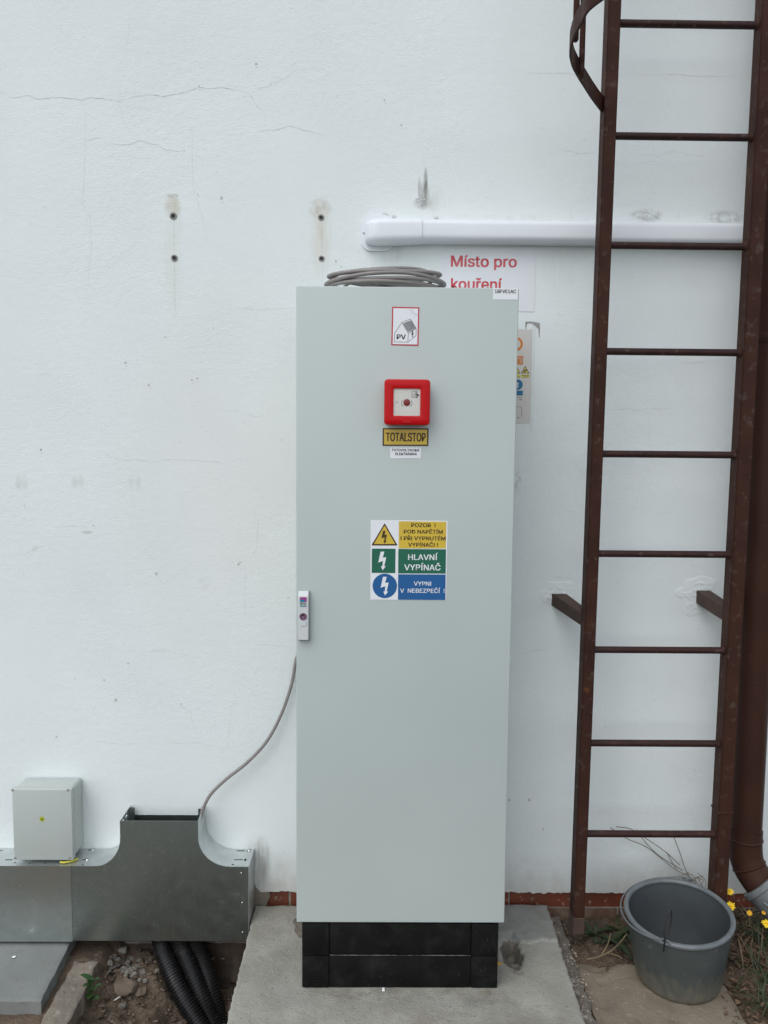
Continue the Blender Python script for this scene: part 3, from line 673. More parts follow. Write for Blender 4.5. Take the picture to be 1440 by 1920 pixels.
for a in (100, 113, 126, 139, 152, 165, 176):
    c, s = math.cos(R(a)), math.sin(R(a)); line(g, z2([(699+70*c, 216+70*s), (699+(98 if a % 2 else 88)*c, 216+(98 if a % 2 else 88)*s)]), Y2, .4)
g.build('sun_drawing', 'ink_pale', t, fix=False)
g = G(); a, b = z2([(473,543),(570,543)]); letter(g, 'PV', a[0], b[0], a[1], 52*S2, Y2, .035); g.build('lettering', 'ink', t, fix=False)
g = G(); poly(g, z2([(636,458),(648,455),(642,482),(652,480),(642,508),(648,508),(641,526),(635,510),(639,508),(640,494),(628,498)]), Y2); g.build('bolt_symbol', 'ink', t)
t = sign('emergency_plate', z2([(325,1483),(810,1485),(808,1672),(323,1670)]), 'ink_brown', 'yellow TOTALSTOP plate with black border under the red emergency box', 'sign', th=.001)
g = G(); poly(g, z2([(340,1497),(795,1499),(794,1658),(339,1657)]), FY-.0011); g.build('yellow_field', 'plate_yellow', t)
g = G(); a, b = z2([(357,1623),(780,1623)]); letter(g, 'TOTALSTOP', a[0], b[0], a[1], 91*S2, FY-.0017, .03); g.build('lettering', 'ink_brown', t, fix=False)
t = sign('name_label', z2([(405,1690),(730,1690),(728,1803),(405,1803)]), 'white_print', 'small white label reading FOTOVOLTAICKÁ ELEKTRÁRNA below the yellow plate', 'label')
for s, xl, xr, bs in (('FOTOVOLTAICKÁ',423,712,1728), ('ELEKTRÁRNA',458,687,1769)):
    g = G(); (a, b), (c, d) = z2([(xl, bs), (xr, bs)]); letter(g, s, a, c, b, 26*S2, Y1-.0002, .03); g.build('lettering', 'ink', t, fix=False)
z4 = zm(540, 340, .38889); S4 = .38889
t = sign('cabinet_label', z4([(990,515),(1109,516),(1108,571),(988,570)]), 'white_print', 'white identification label 1RFVE1AC at the upper right corner of the cabinet', 'label')
g = G(); (a, b), (c, d) = z4([(997,539), (1100,539)]); letter(g, '1RFVE1AC', a, c, b, 17*S4, Y1-.0002, .03); g.build('lettering', 'ink', t, fix=False)

# ------------------------------------------------------------------ red break-glass box
q = [wl(*p, FY-.045) for p in z2([(343,962),(825,1453)])]
ex0, ez1, ex1, ez0 = q[0].x, q[0].z, q[1].x, q[1].z; exm = (ex0+ex1)/2
t = thing('emergency_box', (exm, FY, ez0), 'red square break-glass emergency stop box on the cabinet door', 'stop button')
g = G(); g.rbox((ex0+.004, FY-.028, ez0+.004), (ex1-.004, FY-.0004, ez1-.004), .006, 3); g.build('base', 'red_plastic', t, smooth=40)
wq = [wl(*p, FY-.045) for p in z2([(440,1062),(722,1355)])]; wx0, wz1, wx1, wz0 = wq[0].x, wq[0].z, wq[1].x, wq[1].z
def rrect(x0, z0, x1, z1, r, n=6):
    out = []
    for cx, cz, a0 in ((x1-r, z1-r, 0), (x0+r, z1-r, 90), (x0+r, z0+r, 180), (x1-r, z0+r, 270)):
        for i in range(n+1): a = R(a0+90*i/n); out.append((cx+r*math.cos(a), cz+r*math.sin(a)))
    return out
loops = [(rrect(ex0, ez0, ex1, ez1, .010), FY-.0285), (rrect(ex0, ez0, ex1, ez1, .010), FY-.040), (rrect(ex0+.0015, ez0+.0015, ex1-.0015, ez1-.0015, .0095), FY-.0435), (rrect(ex0+.005, ez0+.005, ex1-.005, ez1-.005, .008), FY-.045),
         (rrect(wx0-.002, wz0-.002, wx1+.002, wz1+.002, .004), FY-.046), (rrect(wx0, wz0, wx1, wz1, .003), FY-.045), (rrect(wx0+.0006, wz0+.0006, wx1-.0006, wz1-.0006, .003), FY-.030)]
g = G(); vs = []; k = len(loops[0][0])
for lp, y in loops: vs += [(x, y, z) for x, z in lp]
g.add(vs, [(j*k+i, j*k+(i+1) % k, (j+1)*k+(i+1) % k, (j+1)*k+i) for j in range(len(loops)-1) for i in range(k)])
fr = g.build('frame', 'red_plastic', t, smooth=40)
a, b = [wl(*p, FY-.046) for p in z2([(530,1372),(632,1428)])]
g = G(); g.rbox((a.x, FY-.0466, b.z), (b.x, FY-.0450, a.z), .0006, 1); g.build('embossed_field', 'red_plastic', fr)
g = G(); g.box((wx0-.001, FY-.0395, wz0-.001), (wx1+.001, FY-.036, wz1+.001)); pl = g.build('plate', 'cream_plastic', t)
c = wl(*z2([(580,1212)])[0], FY-.040); mt = Matrix.Translation((c.x, FY-.0396, c.z)) @ Matrix.Rotation(R(90), 4, 'X')
g = G(); g.lathe([(.0092,0), (.0090,.002), (.0080,.0032), (.0060,.0038), (0,.0040)], 26, mt); g.build('button', 'red_button', t, smooth=40)
EY = FY-.0400
g = G()
for s in (1, -1):
    pts = [(580+s*(56*math.cos(a)), 1218+56*math.sin(a)*.9) for a in [R(-34+8.5*i) for i in range(9)]]; line(g, z2(pts), EY, 1.0)
    x, y = pts[-1] if s > 0 else pts[-1]; line(g, z2([(x-10*s, y-4), (x, y+6), (x+6*s, y-10)]), EY, .8)
line(g, z2([(466,1200),(488,1200),(488,1216),(466,1216)]), EY, .5, True)
g.build('arrow_print', 'ink_pale', pl, fix=False)
g = G(); line(g, z2([(635,1093),(690,1093),(690,1158),(635,1158)]), EY, .7, True)
for k in range(3): line(g, z2([(640+14*k, 1150), (672+8*k, 1100)]), EY, .5)
g.build('glass_symbol', 'ink_grey', pl, fix=False)
g = G(); poly(g, z2([(672,1160),(690,1136),(676,1132),(684,1120),(712,1132),(704,1144),(697,1140),(683,1166)]), EY, .0003); g.build('hammer_symbol', 'ink', pl)
gm = bpy.data.materials.new('clear_pane'); gm.use_nodes = True; n = gm.node_tree.nodes; l = gm.node_tree.links; n.remove(n['Principled BSDF'])
tr = n.new('ShaderNodeBsdfTransparent'); gl = n.new('ShaderNodeBsdfGlossy'); gl.inputs['Roughness'].default_value = .02; fz = n.new('ShaderNodeFresnel'); fz.inputs[0].default_value = 1.25
mx = n.new('ShaderNodeMixShader'); l.new(fz.outputs[0], mx.inputs[0]); l.new(tr.outputs[0], mx.inputs[1]); l.new(gl.outputs[0], mx.inputs[2]); l.new(mx.outputs[0], n['Material Output'].inputs[0]); MATS['clear_pane'] = gm
g = G(); g.add([(wx0+.0007, FY-.0444, wz0+.0007), (wx1-.0007, FY-.0444, wz0+.0007), (wx1-.0007, FY-.0444, wz1-.0007), (wx0+.0007, FY-.0444, wz1-.0007)], [(0,1,2,3)]); g.build('pane', 'clear_pane', t, fix=False)

# ------------------------------------------------------------------ papers on the wall
t = sign('paper_notice', z4([(742,325),(1196,318),(1188,629),(738,622)]), 'paper', 'white laminated paper with red lettering Místo pro kouření, partly behind the cabinet', 'notice', Y=-.0006, th=.0008)
for s, xl, xr, bs in (('Místo pro',785,1103,413), ('kouření',785,1031,522)):
    g = G(); (a, b), (c, d) = z4([(xl, bs), (xr, bs)]); letter(g, s, a, c, b, 54*S4, -.0017, .03); g.build('lettering', 'red_ink', t, fix=False)
zp = zm(960, 590, .11457); SP = .11457; PY = -.0012
t = sign('safety_poster', zp([(-420,225),(330,243),(296,1778),(-440,1770)]), 'poster_paper', 'weathered safety poster with orange, yellow and blue symbols, mostly hidden behind the cabinet', 'poster', Y=-.0004, th=.0006)
g = G(); ro = disc(60,480,118,48); ri = disc(60,480,80,48); vs = [wl(*p, PY) for p in zp(ro)+zp(ri)]; g.add(vs, [(i,(i+1)%48,48+(i+1)%48,48+i) for i in range(48)]); g.build('orange_ring', 'orange_ink', t, fix=False)
for pts, mt, nm in (([(-200,672),(182,675),(180,815),(-200,812)], 'orange_ink', 'orange_panel'), ([(150,978),(286,978),(284,1032),(148,1030)], 'poster_yellow', 'yellow_panel'), ([(-20,978),(136,978),(134,1032),(-22,1030)], 'poster_yellow', 'yellow_panel'),
                    (disc(90,1145,86,32), 'poster_blue', 'blue_disc'), ([(-200,1243),(178,1243),(176,1322),(-200,1320)], 'poster_blue', 'blue_panel')):
    g = G(); poly(g, zp(pts), PY, .0003); g.build(nm, mt, t)
for cx in (216, 70):
    g = G(); poly(g, zp([(cx,838),(cx+68,960),(cx-68,960)]), PY, .0002); g.build('triangle_border', 'ink', t)
    g = G(); poly(g, zp([(cx,858),(cx+52,951),(cx-52,951)]), PY-.0003, .0002); g.build('yellow_triangle', 'poster_yellow', t)
g = G(); line(g, zp([(188,938),(205,915),(215,925),(236,893)]), PY-.0007, 1.5); line(g, zp([(200,905),(226,912),(240,916)]), PY-.0007, 1.1); line(g, zp([(215,920),(206,944)]), PY-.0007, 1.0); g.build('falling_figure', 'ink', t, fix=False)
g = G(); line(g, zp([(160,995),(275,995)]), PY-.0005, .9); line(g, zp([(178,1018),(258,1018)]), PY-.0005, .9); line(g, zp([(-10,1018),(132,1018)]), PY-.0005, .9); line(g, zp([(84,1358),(165,1358)]), PY, .8); line(g, zp([(120,1393),(165,1393)]), PY, 1.3); line(g, zp([(60,1508),(140,1508),(156,1518),(156,1668)]), PY, .7); line(g, zp([(82,1698),(95,1688),(122,1684)]), PY, 1.2); g.build('small_print', 'ink_grey', t, fix=False, kind='stuff')
g = G()
for s, xl, xr, bs in (('PU',110,165,738), ('TĚ',122,165,790)):
    (a, b), (c, d) = zp([(xl, bs), (xr, bs)]); letter(g, s, a, c, b, 40*SP, PY-.0005, .02)
g.build('lettering', 'poster_paper', t, fix=False)
g = G(); line(g, zp([(92,1120),(92,1200)]), PY-.0005, 2.2); line(g, zp([(75,1115),(112,1125)]), PY-.0005, 1.8); g.build('figure_symbol', 'poster_paper', t, fix=False)
g = G(); poly(g, zp([(218,115),(300,112),(455,135),(452,370),(440,365),(432,232),(380,185),(330,150),(285,138),(245,150),(228,240),(220,240)]), -.0003, .0004); g.build('tape_residue', 'grime', t)
tm = bpy.data.materials.new('clear_tape'); tm.use_nodes = True; b_ = tm.node_tree.nodes['Principled BSDF']; b_.inputs['Base Color'].default_value = (.75,.77,.78,1); b_.inputs['Roughness'].default_value = .18; b_.inputs['Alpha'].default_value = .16
nz = tm.node_tree.nodes.new('ShaderNodeTexNoise'); nz.inputs['Scale'].default_value = 90; bpn = tm.node_tree.nodes.new('ShaderNodeBump'); bpn.inputs['Distance'].default_value = .003
gg = tm.node_tree.nodes.new('ShaderNodeNewGeometry'); tm.node_tree.links.new(gg.outputs['Position'], nz.inputs['Vector']); tm.node_tree.links.new(nz.outputs[0], bpn.inputs['Height']); tm.node_tree.links.new(bpn.outputs[0], b_.inputs['Normal']); MATS['clear_tape'] = tm
g = G(); vs = []
for i in range(13):
    for j in range(5):
        x, y = zp([(lerp(300, 400-70*i/12, j/4)+6*noise.noise(Vector((i, j, 0))), lerp(150, 1900, i/12))])[0]
        vs.append(wl(x, y, -.0016-.0012*abs(noise.noise(Vector((i*.9, j*.8, 3))))))
g.add(vs, [(i*5+j, i*5+j+1, (i+1)*5+j+1, (i+1)*5+j) for i in range(12) for j in range(4)]); g.build('clear_tape', 'clear_tape', t, fix=False, smooth=180)

# ================================================================== WHITE WALL DUCT
t = thing('wall_duct', (.6, 0, 2.2), 'white plastic cable duct running along the wall above the paper notice', 'duct')
def dprof(dy, z0, z1, r, n=5):
    out = [(0, z0), ]
    for cy, cz, a0 in ((-(dy-r), z0+r, 180), (-(dy-r), z1-r, 90)):
        arr = [(cy-r*math.cos(R(90*i/n)) if False else cy+r*math.cos(R(a)), cz+r*math.sin(R(a))) for i in range(n+1) for a in ([270-90*i/n] if a0 == 180 else [180-90*i/n])]
        out += arr
    return out+[(0, z1)]
dz0, dz1 = wl(900, 460).z, wl(900, 411, -.058).z
pr = dprof(.058, dz0, dz1, .017)
g = G(); xa = wl(788, 430, -.05).x
g.sweep(pr, [((x, -.0005, 0), (0,1,0), (0,0,1)) for x in (xa, 2.2)]); g.build('channel', 'pvc_white', t, smooth=50)
cz = (dz0+dz1)/2; x1 = wl(791, 430, -.055).x; x0 = wl(685, 430, -.03).x
fr = []
for x, k in [(x1, 0), (x1-.010, .02), (x1-.05, .3)]+[(x0+.045*(1-math.cos(R(a))) , 1) for a in (90, 75, 60, 45, 32, 20, 10)]:
    e = max(0, min(1, (x-x0)/.045)); q = math.sqrt(max(.02, 1-(1-e)**2)) if k == 1 else 1
    kz = 1.06+.10*(1 if k == 1 else k); ky = 1.06+.06*(1 if k == 1 else k)
    fr.append(((x, -.0006, cz-.004*(1 if k == 1 else k)), (0, ky*(.45+.55*q), 0), (0, 0, kz*(.62+.38*q))))
g = G(); g.sweep([(a, b-cz) for a, b in pr], fr); el = g.build('duct_elbow', 'pvc_white', t, smooth=50)
a, b = wl(678, 405), wl(732, 472)
g = G(); lp = rrect(a.x, b.z, b.x+.01, a.z+.002, .032); g.prism([(x, -.0003, z) for x, z in lp], (0, -.007, 0)); wp = g.build('wall_flange', 'pvc_white', t)
c = wl(681.5, 438); mt = Matrix.Translation((c.x+.001, -.0073, c.z)) @ Matrix.Rotation(R(90), 4, 'X')
g = G(); g.lathe([(.0032,0), (.003,.0015), (0,.002)], 12, mt); g.build('screw', 'pvc_screw', t)
for px_, py_, r in ((722, 403, .011), (738, 405, .007), (817, 407, .006)):      # bits of mortar left above the duct
    c = wl(px_, py_); g = G(); g.prism([(c.x+r*random.uniform(.6,1.3)*math.cos(i), .002, c.z+.6*r*random.uniform(.6,1.3)*math.sin(i)) for i in range(6)], (0, -.006, 0)); g.build('mortar_lump', 'plaster_patch', wall)

# ================================================================== CABLE TRAY
TY = -.112; TZ = .1975; BZ = -.058; UZ = .352
tr_ = thing('cable_tray', (-.9, -.06, BZ), 'galvanized steel cable tray with an upright branch, fixed low along the wall', 'cable tray')
XL, XR = wl(225, 1560, TY).x, wl(371.5, 1560, TY).x; XE = wl(467, 1700, TY).x; XS = wl(135, 1700, TY).x
RL, RR, RZ = XL-wl(178, 1624, TY).x, wl(432, 1624, TY).x-XR, .098
def arcL(n=12): return [(XL-RL+RL*math.cos(R(a)), TZ+RZ-RZ*math.sin(R(a))) for a in [90*i/n for i in range(n+1)]]   # from riser down to the shelf
def arcR(n=12): return [(XR+RR-RR*math.cos(R(a)), TZ+RZ-RZ*math.sin(R(a))) for a in [90*i/n for i in range(n+1)]]
T = [(XL, UZ)]+arcL()+[(XS-.03, TZ), (XS-.03, BZ), (XE, BZ), (XE, TZ)]+arcR()[::-1]+[(XR, UZ)]
g = G(); g.prism([(x, TY, z) for x, z in T], (0, .0015, 0)); tc = g.build('branch_cover', 'zinc', tr_)
g = G(); g.box((-3.2, TY-.0017, BZ-.0025), (XS, TY-.0002, TZ+.0012)); g.build('straight_cover', 'zinc_sheet', tr_)
T2 = [(x, z-.004 if z < UZ-.01 else .318) for x, z in T]
g = G(); g.prism([(x, -.0005, z) for x, z in T2], (0, -.0015, 0)); g.build('back_panel', 'zinc', tr_)
def strip(path, y0, y1, th):
    P = [Vector((x, 0, z)) for x, z in path]; vs = []; N = len(P)
    for i, p in enumerate(P):
        d = (P[min(i+1, N-1)]-P[max(i-1, 0)]).normalized(); nn = Vector((d.z, 0, -d.x))*th
        vs += [(p.x, y0, p.z), (p.x, y1, p.z), (p.x+nn.x, y1, p.z+nn.z), (p.x+nn.x, y0, p.z+nn.z)]
    fs = [(4*i+k, 4*i+(k+1) % 4, 4*i+4+(k+1) % 4, 4*i+4+k) for i in range(N-1) for k in range(4)]+[(3,2,1,0), (4*N-4,4*N-3,4*N-2,4*N-1)]
    return G().add(vs, fs)
y0, y1 = TY+.0018, -.0023
lp = [(-3.2, TZ), (XL-RL, TZ)]+arcL()[::-1][1:]+[(XL, UZ)]
rp = [(XR, UZ)]+arcR()+[(XE-.002, TZ)]
sL = strip(lp, y0, y1, .0015).build('side_rail', 'zinc_bright', tr_, smooth=40)
sR = strip(rp, y0, y1, .0015).build('side_rail', 'zinc_bright', tr_, smooth=40)
z1_ = zm(0, 1420, .34722)
def slotcut(lst):
    g = G()
    for x, y, w_, d_ in lst:
        (a, b), = z1_([(x, y)]); c = gd(a, b, TZ); g.box((c.x-w_/2, c.y-d_/2, TZ-.01), (c.x+w_/2, c.y+d_/2, TZ+.01))
    return g
cut(sL, slotcut([(-10,503,.03,.006), (48,553,.025,.006), (120,503,.03,.006), (492,500,.022,.006), (462,552,.018,.006), (163,571,.006,.006), (245,571,.006,.006), (447,580,.006,.006), (82,569,.007,.006)]))
cut(sR, slotcut([(1300,505,.030,.006), (1287,553,.030,.006), (1340,505,.007,.014), (1325,553,.007,.014), (1257,579,.008,.006)]))
g = G()
for yy, zz in ((-.03, UZ-.025), (-.07, UZ-.02), (-.03, UZ-.06)): g.box((XR-.02, yy-.003, zz-.014), (XR+.02, yy+.003, zz+.014))
cut(sR, g)
g = G()
for yy, zz in ((-.085, UZ-.012), (-.05, UZ-.014)): g.box((XL-.02, yy-.009, zz-.003), (XL+.02, yy+.009, zz+.003))
cut(sL, g)
g = G(); g.box((XL+.0003, -.0225, UZ-.20), (XL+.020, -.0205, UZ+.002)); g.build('flange', 'zinc', tr_)
g = G(); g.box((XR-.020, -.0225, UZ-.20), (XR-.0003, -.0205, UZ-.002)); g.build('flange', 'zinc', tr_)
g = G(); g.box((-3.2, y0, BZ), (XE-.002, y1, BZ+.0015)); g.build('bottom_rail', 'zinc', tr_)
g = G(); g.prism([(XE-.0018, TY-.001, BZ), (XE-.0018, TY-.001, TZ-.002), (XE-.0018, -.001, TZ+.002), (XE-.0018, -.001, BZ)], (.002, 0, 0)); g.build('end_cap', 'zinc_bright', tr_)
for x, y in ((1303,625),(1308,785),(1310,945)):
    (a, b), = z1_([(x, y)]); c = wl(a, b, TY); mt = Matrix.Translation((c.x, TY, c.z)) @ Matrix.Rotation(R(90), 4, 'X')
    g = G(); g.lathe([(.0028,0), (.0024,.001), (0,.0016)], 10, mt); g.build('rivet', 'steel', tr_, smooth=60)
for x, y in ((500,500),(472,552),(1345,503)):
    (a, b), = z1_([(x, y)]); c = gd(a, b, TZ); mt = Matrix.Translation((c.x, c.y, TZ))
    g = G(); g.lathe([(.007,0), (.0065,.002), (.003,.004), (0,.0042)], 12, mt); g.build('bolt_head', 'steel', tr_, smooth=60)

# ------------------------------------------------------------------ junction box above the tray
bx0, bx1 = wl(22.5, 1500, -.1).x, wl(134.5, 1500, -.1).x; bz0, bz1 = .2105, .4515
t = thing('junction_box', ((bx0+bx1)/2, -.05, bz0), 'light grey plastic junction box on the wall just above the cable tray', 'junction box')
g = G(); g.rbox((bx0+.0015, -.078, bz0+.001), (bx1-.0015, -.0005, bz1-.001), .012, 4); g.build('base', 'box_grey', t, smooth=40)
g = G(); g.rbox((bx0, -.100, bz0), (bx1, -.0785, bz1), .0035, 3); lid = g.build('lid', 'box_grey', t, smooth=40)
for x, y in ((68,178),(368,178),(82,545),(378,545)):
    (a, b), = z1_([(x, y)]); c = wl(a, b, -.1); mt = Matrix.Translation((c.x, -.0999, c.z)) @ Matrix.Rotation(R(90), 4, 'X')
    g = G(); g.lathe([(.0048,0), (.0046,.0006), (.0030,.0006), (.0028,.0002), (0,.0002)], 14, mt); g.build('screw', 'grime', lid)
(a, b), = z1_([(227, 333)]); c = wl(a, b, -.1)
g = G(); g.prism([(c.x+.0085*math.cos(i*math.pi/12), -.1001, c.z+.0085*math.sin(i*math.pi/12)) for i in range(24)], (0, -.0004, 0)); sk_ = g.build('earth_sticker', 'sticker_green', t)
g = G()
for k, (w_, h_) in enumerate(((0, .0035), (.0045, 0), (.003, -.0018), (.0014, -.0034))):
    if k == 0: g.box((c.x-.0005, -.1009, c.z), (c.x+.0005, -.1006, c.z+.0045))
    else: g.box((c.x-w_, -.1009, c.z+h_-.0005), (c.x+w_, -.1006, c.z+h_+.0005))
g.build('earth_symbol', 'ink', sk_)
q = [gd(*z1_([p])[0], .203) for p in ((325,566),(350,567),(385,560),(420,548))]
g = G(); g.tube(catmull(q, 6), .0032, 8); g.build('earth_wire', 'wire_yellow', smooth=60, label='short green-yellow earth wire lying under the junction box', cat='wire')

# ================================================================== GREY CABLE: coil on the cabinet and its hanging end
g = G(); random.seed(3)
turns = 7; path = []; N = 44
rx = [random.uniform(.135, .184) for _ in range(turns+2)]; ry = [random.uniform(.055, .102) for _ in range(turns+2)]
ph = [random.uniform(0, 6.28) for _ in range(turns+2)]; ox = [random.uniform(-.022, .022) for _ in range(turns+2)]; am = [random.uniform(.006, .024) for _ in range(turns+2)]
for i in range(turns*N):
    k, f = divmod(i, N); u = f/N; u2 = u*u*(3-2*u); a = 2*math.pi*u+math.pi*.5
    L = lambda arr: lerp(arr[k], arr[k+1], u2)
    c = math.cos(a)
    z = 2.0056+(.0056*(k+u)+L(am)*(.5+.5*math.sin(a+lerp(ph[k], ph[k+1], u2)))+.012*(.5+.5*math.sin(2*a+ph[k]*.7))*(k/turns))*(1-.15*abs(c)**3)
    path.append((-.074+L(ox)+L(rx)*c, -.290+L(ry)*math.sin(a)-.003*k, max(2.0057, z)))
last = Vector(path[-1])
tail = catmull([last, (-.16, -.22, 2.05), (-.20, -.10, 2.025), (-.215, -.035, 2.008), (-.222, -.0115, 1.96), (-.225, -.0105, 1.6), (-.23, -.0105, 1.25), (-.262, -.0110, 1.06), (-.312, -.0115, .935)], 8)
pq = [wl(x, y, Y) for x, y, Y in ((555,1236,-.014), (546,1285,-.020), (527,1340,-.026), (500,1390,-.032), (463,1430,-.036), (425,1460,-.040), (396,1488,-.046), (381,1516,-.052), (376,1538,-.055), (375,1570,-.055), (374,1640,-.055))]
cable = path+[tuple(p) for p in tail[1:]]+[tuple(p) for p in catmull(pq, 6)]
g.tube(cable, .0055, 10)
g.build('grey_cable', 'cable_grey', smooth=60, label='grey cable coiled on top of the cabinet, its end hanging into the tray', cat='cable')

# ================================================================== LADDER
lad = thing('wall_ladder', (.8, -.195, .04), 'dark brown steel fixed ladder with round rungs and a safety hoop', 'ladder')
LY = -.22; LB = LY+.05; LM = (LY+LB)/2
def lin(a, b): k = (b.x-a.x)/(b.z-a.z); return lambda z: a.x+k*(z-a.z)
lx = lin(wl(1095, 1752, LY), wl(1164, 45, LY))          # inner face of the left rail
lo_ = lin(wl(1066, 1752, LB), wl(1131, 45, LB))         # outer face of the left rail
rx_ = lin(wl(1345, 1562, LY), wl(1428, 45, LY))         # inner face of the right rail
LF = wl(1080, 1752, LY).z
def rail(f0, f1, zb, zt):
    g = G(); g.add([(f0(zb), LY, zb), (f1(zb), LY, zb), (f1(zb), LB, zb), (f0(zb), LB, zb), (f0(zt), LY, zt), (f1(zt), LY, zt), (f1(zt), LB, zt), (f0(zt), LB, zt)], [(0,3,2,1),(4,5,6,7),(0,1,5,4),(1,2,6,5),(2,3,7,6),(3,0,4,7)])
    bm = bmesh.new(); vv = [bm.verts.new(v) for v in g.v]; [bm.faces.new([vv[i] for i in f]) for f in g.f]
    bmesh.ops.bevel(bm, geom=bm.edges[:], offset=.003, segments=2, affect='EDGES'); return G().bm(bm)
rl = rail(lo_, lx, LF, 4.0).build('rail', 'brown_paint', lad, smooth=30)
rr_ = rail(rx_, lambda z: rx_(z)+.044, -.02, 4.0).build('rail', 'brown_paint', lad, smooth=30)
g = G(); z = wl(1395, 1524, LY).z; g.rbox((rx_(z)-.002, LY-.003, z-.004), (rx_(z)+.047, LB+.002, z+.003), .002, 2); g.build('weld_seam', 'brown_paint', rr_, smooth=40)
g = G(); z = LF+.03; g.rbox((lo_(z)-.001, LY-.0012, LF-.0005), (lx(z)+.001, LB+.001, LF+.055), .002, 1); g.build('rail_foot', 'brown_dusty', rl)
for x, y in ((1163,44),(1158,255),(1150,460),(1143,659),(1135,851),(1128,1038),(1118,1218),(1112,1393),(1103,1563),(1175,-180),(1180,-410)):
    z = wl(x, y, LM).z; g = G()
    pts = [Vector((lerp(lx(z)-.006, rx_(z)+.006, k/8), LM, z+.0012*noise.noise(Vector((k, y, 0))))) for k in range(9)]
    g.tube(pts, .0108, 12); o = g.build('rung', 'rung_paint', lad, smooth=60)
    g = G(); g.tube([(rx_(z)-.001, LM, z), (rx_(z)-.007, LM, z)], [.0150, .0120], 12); g.build('weld', 'brown_paint', o, smooth=60)
# wall brackets: left an angle iron, right a square bar
za = wl(1046, 1112).z; ze = za-.030
g = G(); x0, x1 = wl(1032.5, 1112).x, wl(1060, 1112).x; a, b = lo_(za)+.001, lx(za)-.001
def bar(g, p, q, w0, w1, h):
    """bar from wall edge p to rail edge q (left top edges), widths w0, w1, height h"""
    vs = []
    for o, w_ in ((p, w0), (q, w1)): vs += [(o[0], o[1], o[2]), (o[0]+w_, o[1], o[2]), (o[0]+w_, o[1], o[2]-h), (o[0], o[1], o[2]-h)]
    g.add(vs, [(0,1,2,3),(7,6,5,4),(0,4,5,1),(1,5,6,2),(2,6,7,3),(3,7,4,0)])
bar(g, (x0, .01, za), (a, LB+.001, ze), x1-x0, b-a, .005); bar(g, (x0, .01, za-.0052), (a, LB+.001, ze-.0052), .005, .005, .034); g.build('wall_bracket', 'brown_dusty', lad)
g = G(); x0 = wl(1305, 1108).x; za = wl(1305, 1106).z; bar(g, (x0, .01, za), (rx_(za)+.002, LB+.001, za-.022), .046, .038, .042); g.build('wall_bracket', 'brown_dusty', lad)
# safety hoop and its upright bars
HZ = wl(1128, 196, LM).z
hq = [gd(x, y, HZ) for x, y in ((1112,172),(1098,150),(1084,127),(1074,106),(1070,82),(1077,52),(1092,24),(1112,-6))]
mid = (lx(HZ)+rx_(HZ)+.04)/2
hpth = [(lo_(HZ), LM)]+[(p.x, p.y) for p in hq]+[(hq[-1].x+.07, hq[-1].y-.11), (hq[-1].x+.19, hq[-1].y-.19), (mid, hq[-1].y-.22)]
full = hpth+[(2*mid-x, y) for x, y in hpth[:-1][::-1]]
cp = catmull([(x, y, 0) for x, y in full], 6); vs = []; N = len(cp)
for i, p in enumerate(cp):
    d = (cp[min(i+1, N-1)]-cp[max(i-1, 0)]).normalized(); nn = Vector((-d.y, d.x, 0))*.003
    for s, zz in ((1, HZ-.022), (-1, HZ-.022), (-1, HZ+.022), (1, HZ+.022)): vs.append((p.x+s*nn.x, p.y+s*nn.y, zz))
g = G(); g.add(vs, [(4*i+k, 4*i+(k+1) % 4, 4*i+4+(k+1) % 4, 4*i+4+k) for i in range(N-1) for k in range(4)]+[(3,2,1,0), (4*N-4,4*N-3,4*N-2,4*N-1)])
g.build('safety_hoop', 'brown_paint', lad, smooth=40)
pa, pb = gd(1070, 78, HZ-.01), gd(1085, 146, HZ-.034)
for (x, y, zb) in ((pa.x+.012, pa.y, HZ-.01), (pb.x+.008, pb.y+.004, HZ-.034), (2*mid-pa.x-.012, pa.y, HZ-.01)):
    g = G(); g.tube([(x, y, zb), (x, y, zb+.005), (x, y, 3.9)], [.005, .0075, .0075], 10); g.build('cage_bar', 'brown_paint', lad, smooth=60)

# ================================================================== DOWNPIPE
t = thing('downpipe', (1.14, -.11, .05), 'brown round downpipe with a bend at its foot beside the ladder', 'downpipe')
PX = 1.138; PYY = -.112
g = G(); g.tube([(PX, PYY, 4.1), (PX, PYY, .285)], .049, 28); g.build('pipe', 'pipe_brown', t, smooth=60)
ep = catmull([(PX, PYY, .335), (PX+.001, PYY-.001, .275), (PX+.005, PYY-.005, .236), (PX+.016, PYY-.016, .203), (PX+.034, PYY-.034, .174), (PX+.056, PYY-.055, .148)], 6)
g = G(); g.tube(ep, [.0515]*len(ep), 28); g.build('pipe_bend', 'pipe_brown', t, smooth=60)
for i in (3, 16):
    g = G(); a = ep[i]; d = (ep[i+1]-ep[i-1]).normalized(); g.tube([a-d*.004, a, a+d*.004], [.0515, .0545, .0515], 28); g.build('seam', 'pipe_brown', t, smooth=60)
g = G(); g.tube([(PX, PYY, 1.93), (PX, PYY, 1.925), (PX, PYY, 1.90), (PX, PYY, 1.895)], [.049, .052, .052, .049], 28, cap=False); g.build('pipe_collar', 'pipe_brown', t, smooth=40)
d = (ep[-1]-ep[-6]).normalized(); e = ep[-1]
t = thing('drain_fitting', tuple(e+d*.1), 'scuffed grey plastic drain fitting at the foot of the downpipe', 'drain')
g = G(); st_ = e-d*.035
g.tube([st_, st_+d*.001, st_+d*.018, st_+d*.020, st_+d*.06, st_+d*.12, st_+d*.17], [.054, .068, .068, .062, .060, .057, .055], 28); g.build('socket', 'drain_grey', t, smooth=40)
g = G(); cpt = st_+d*.03; sd_ = d.cross(Vector((0,0,1))).normalized(); fr_ = -sd_.cross(d).normalized()
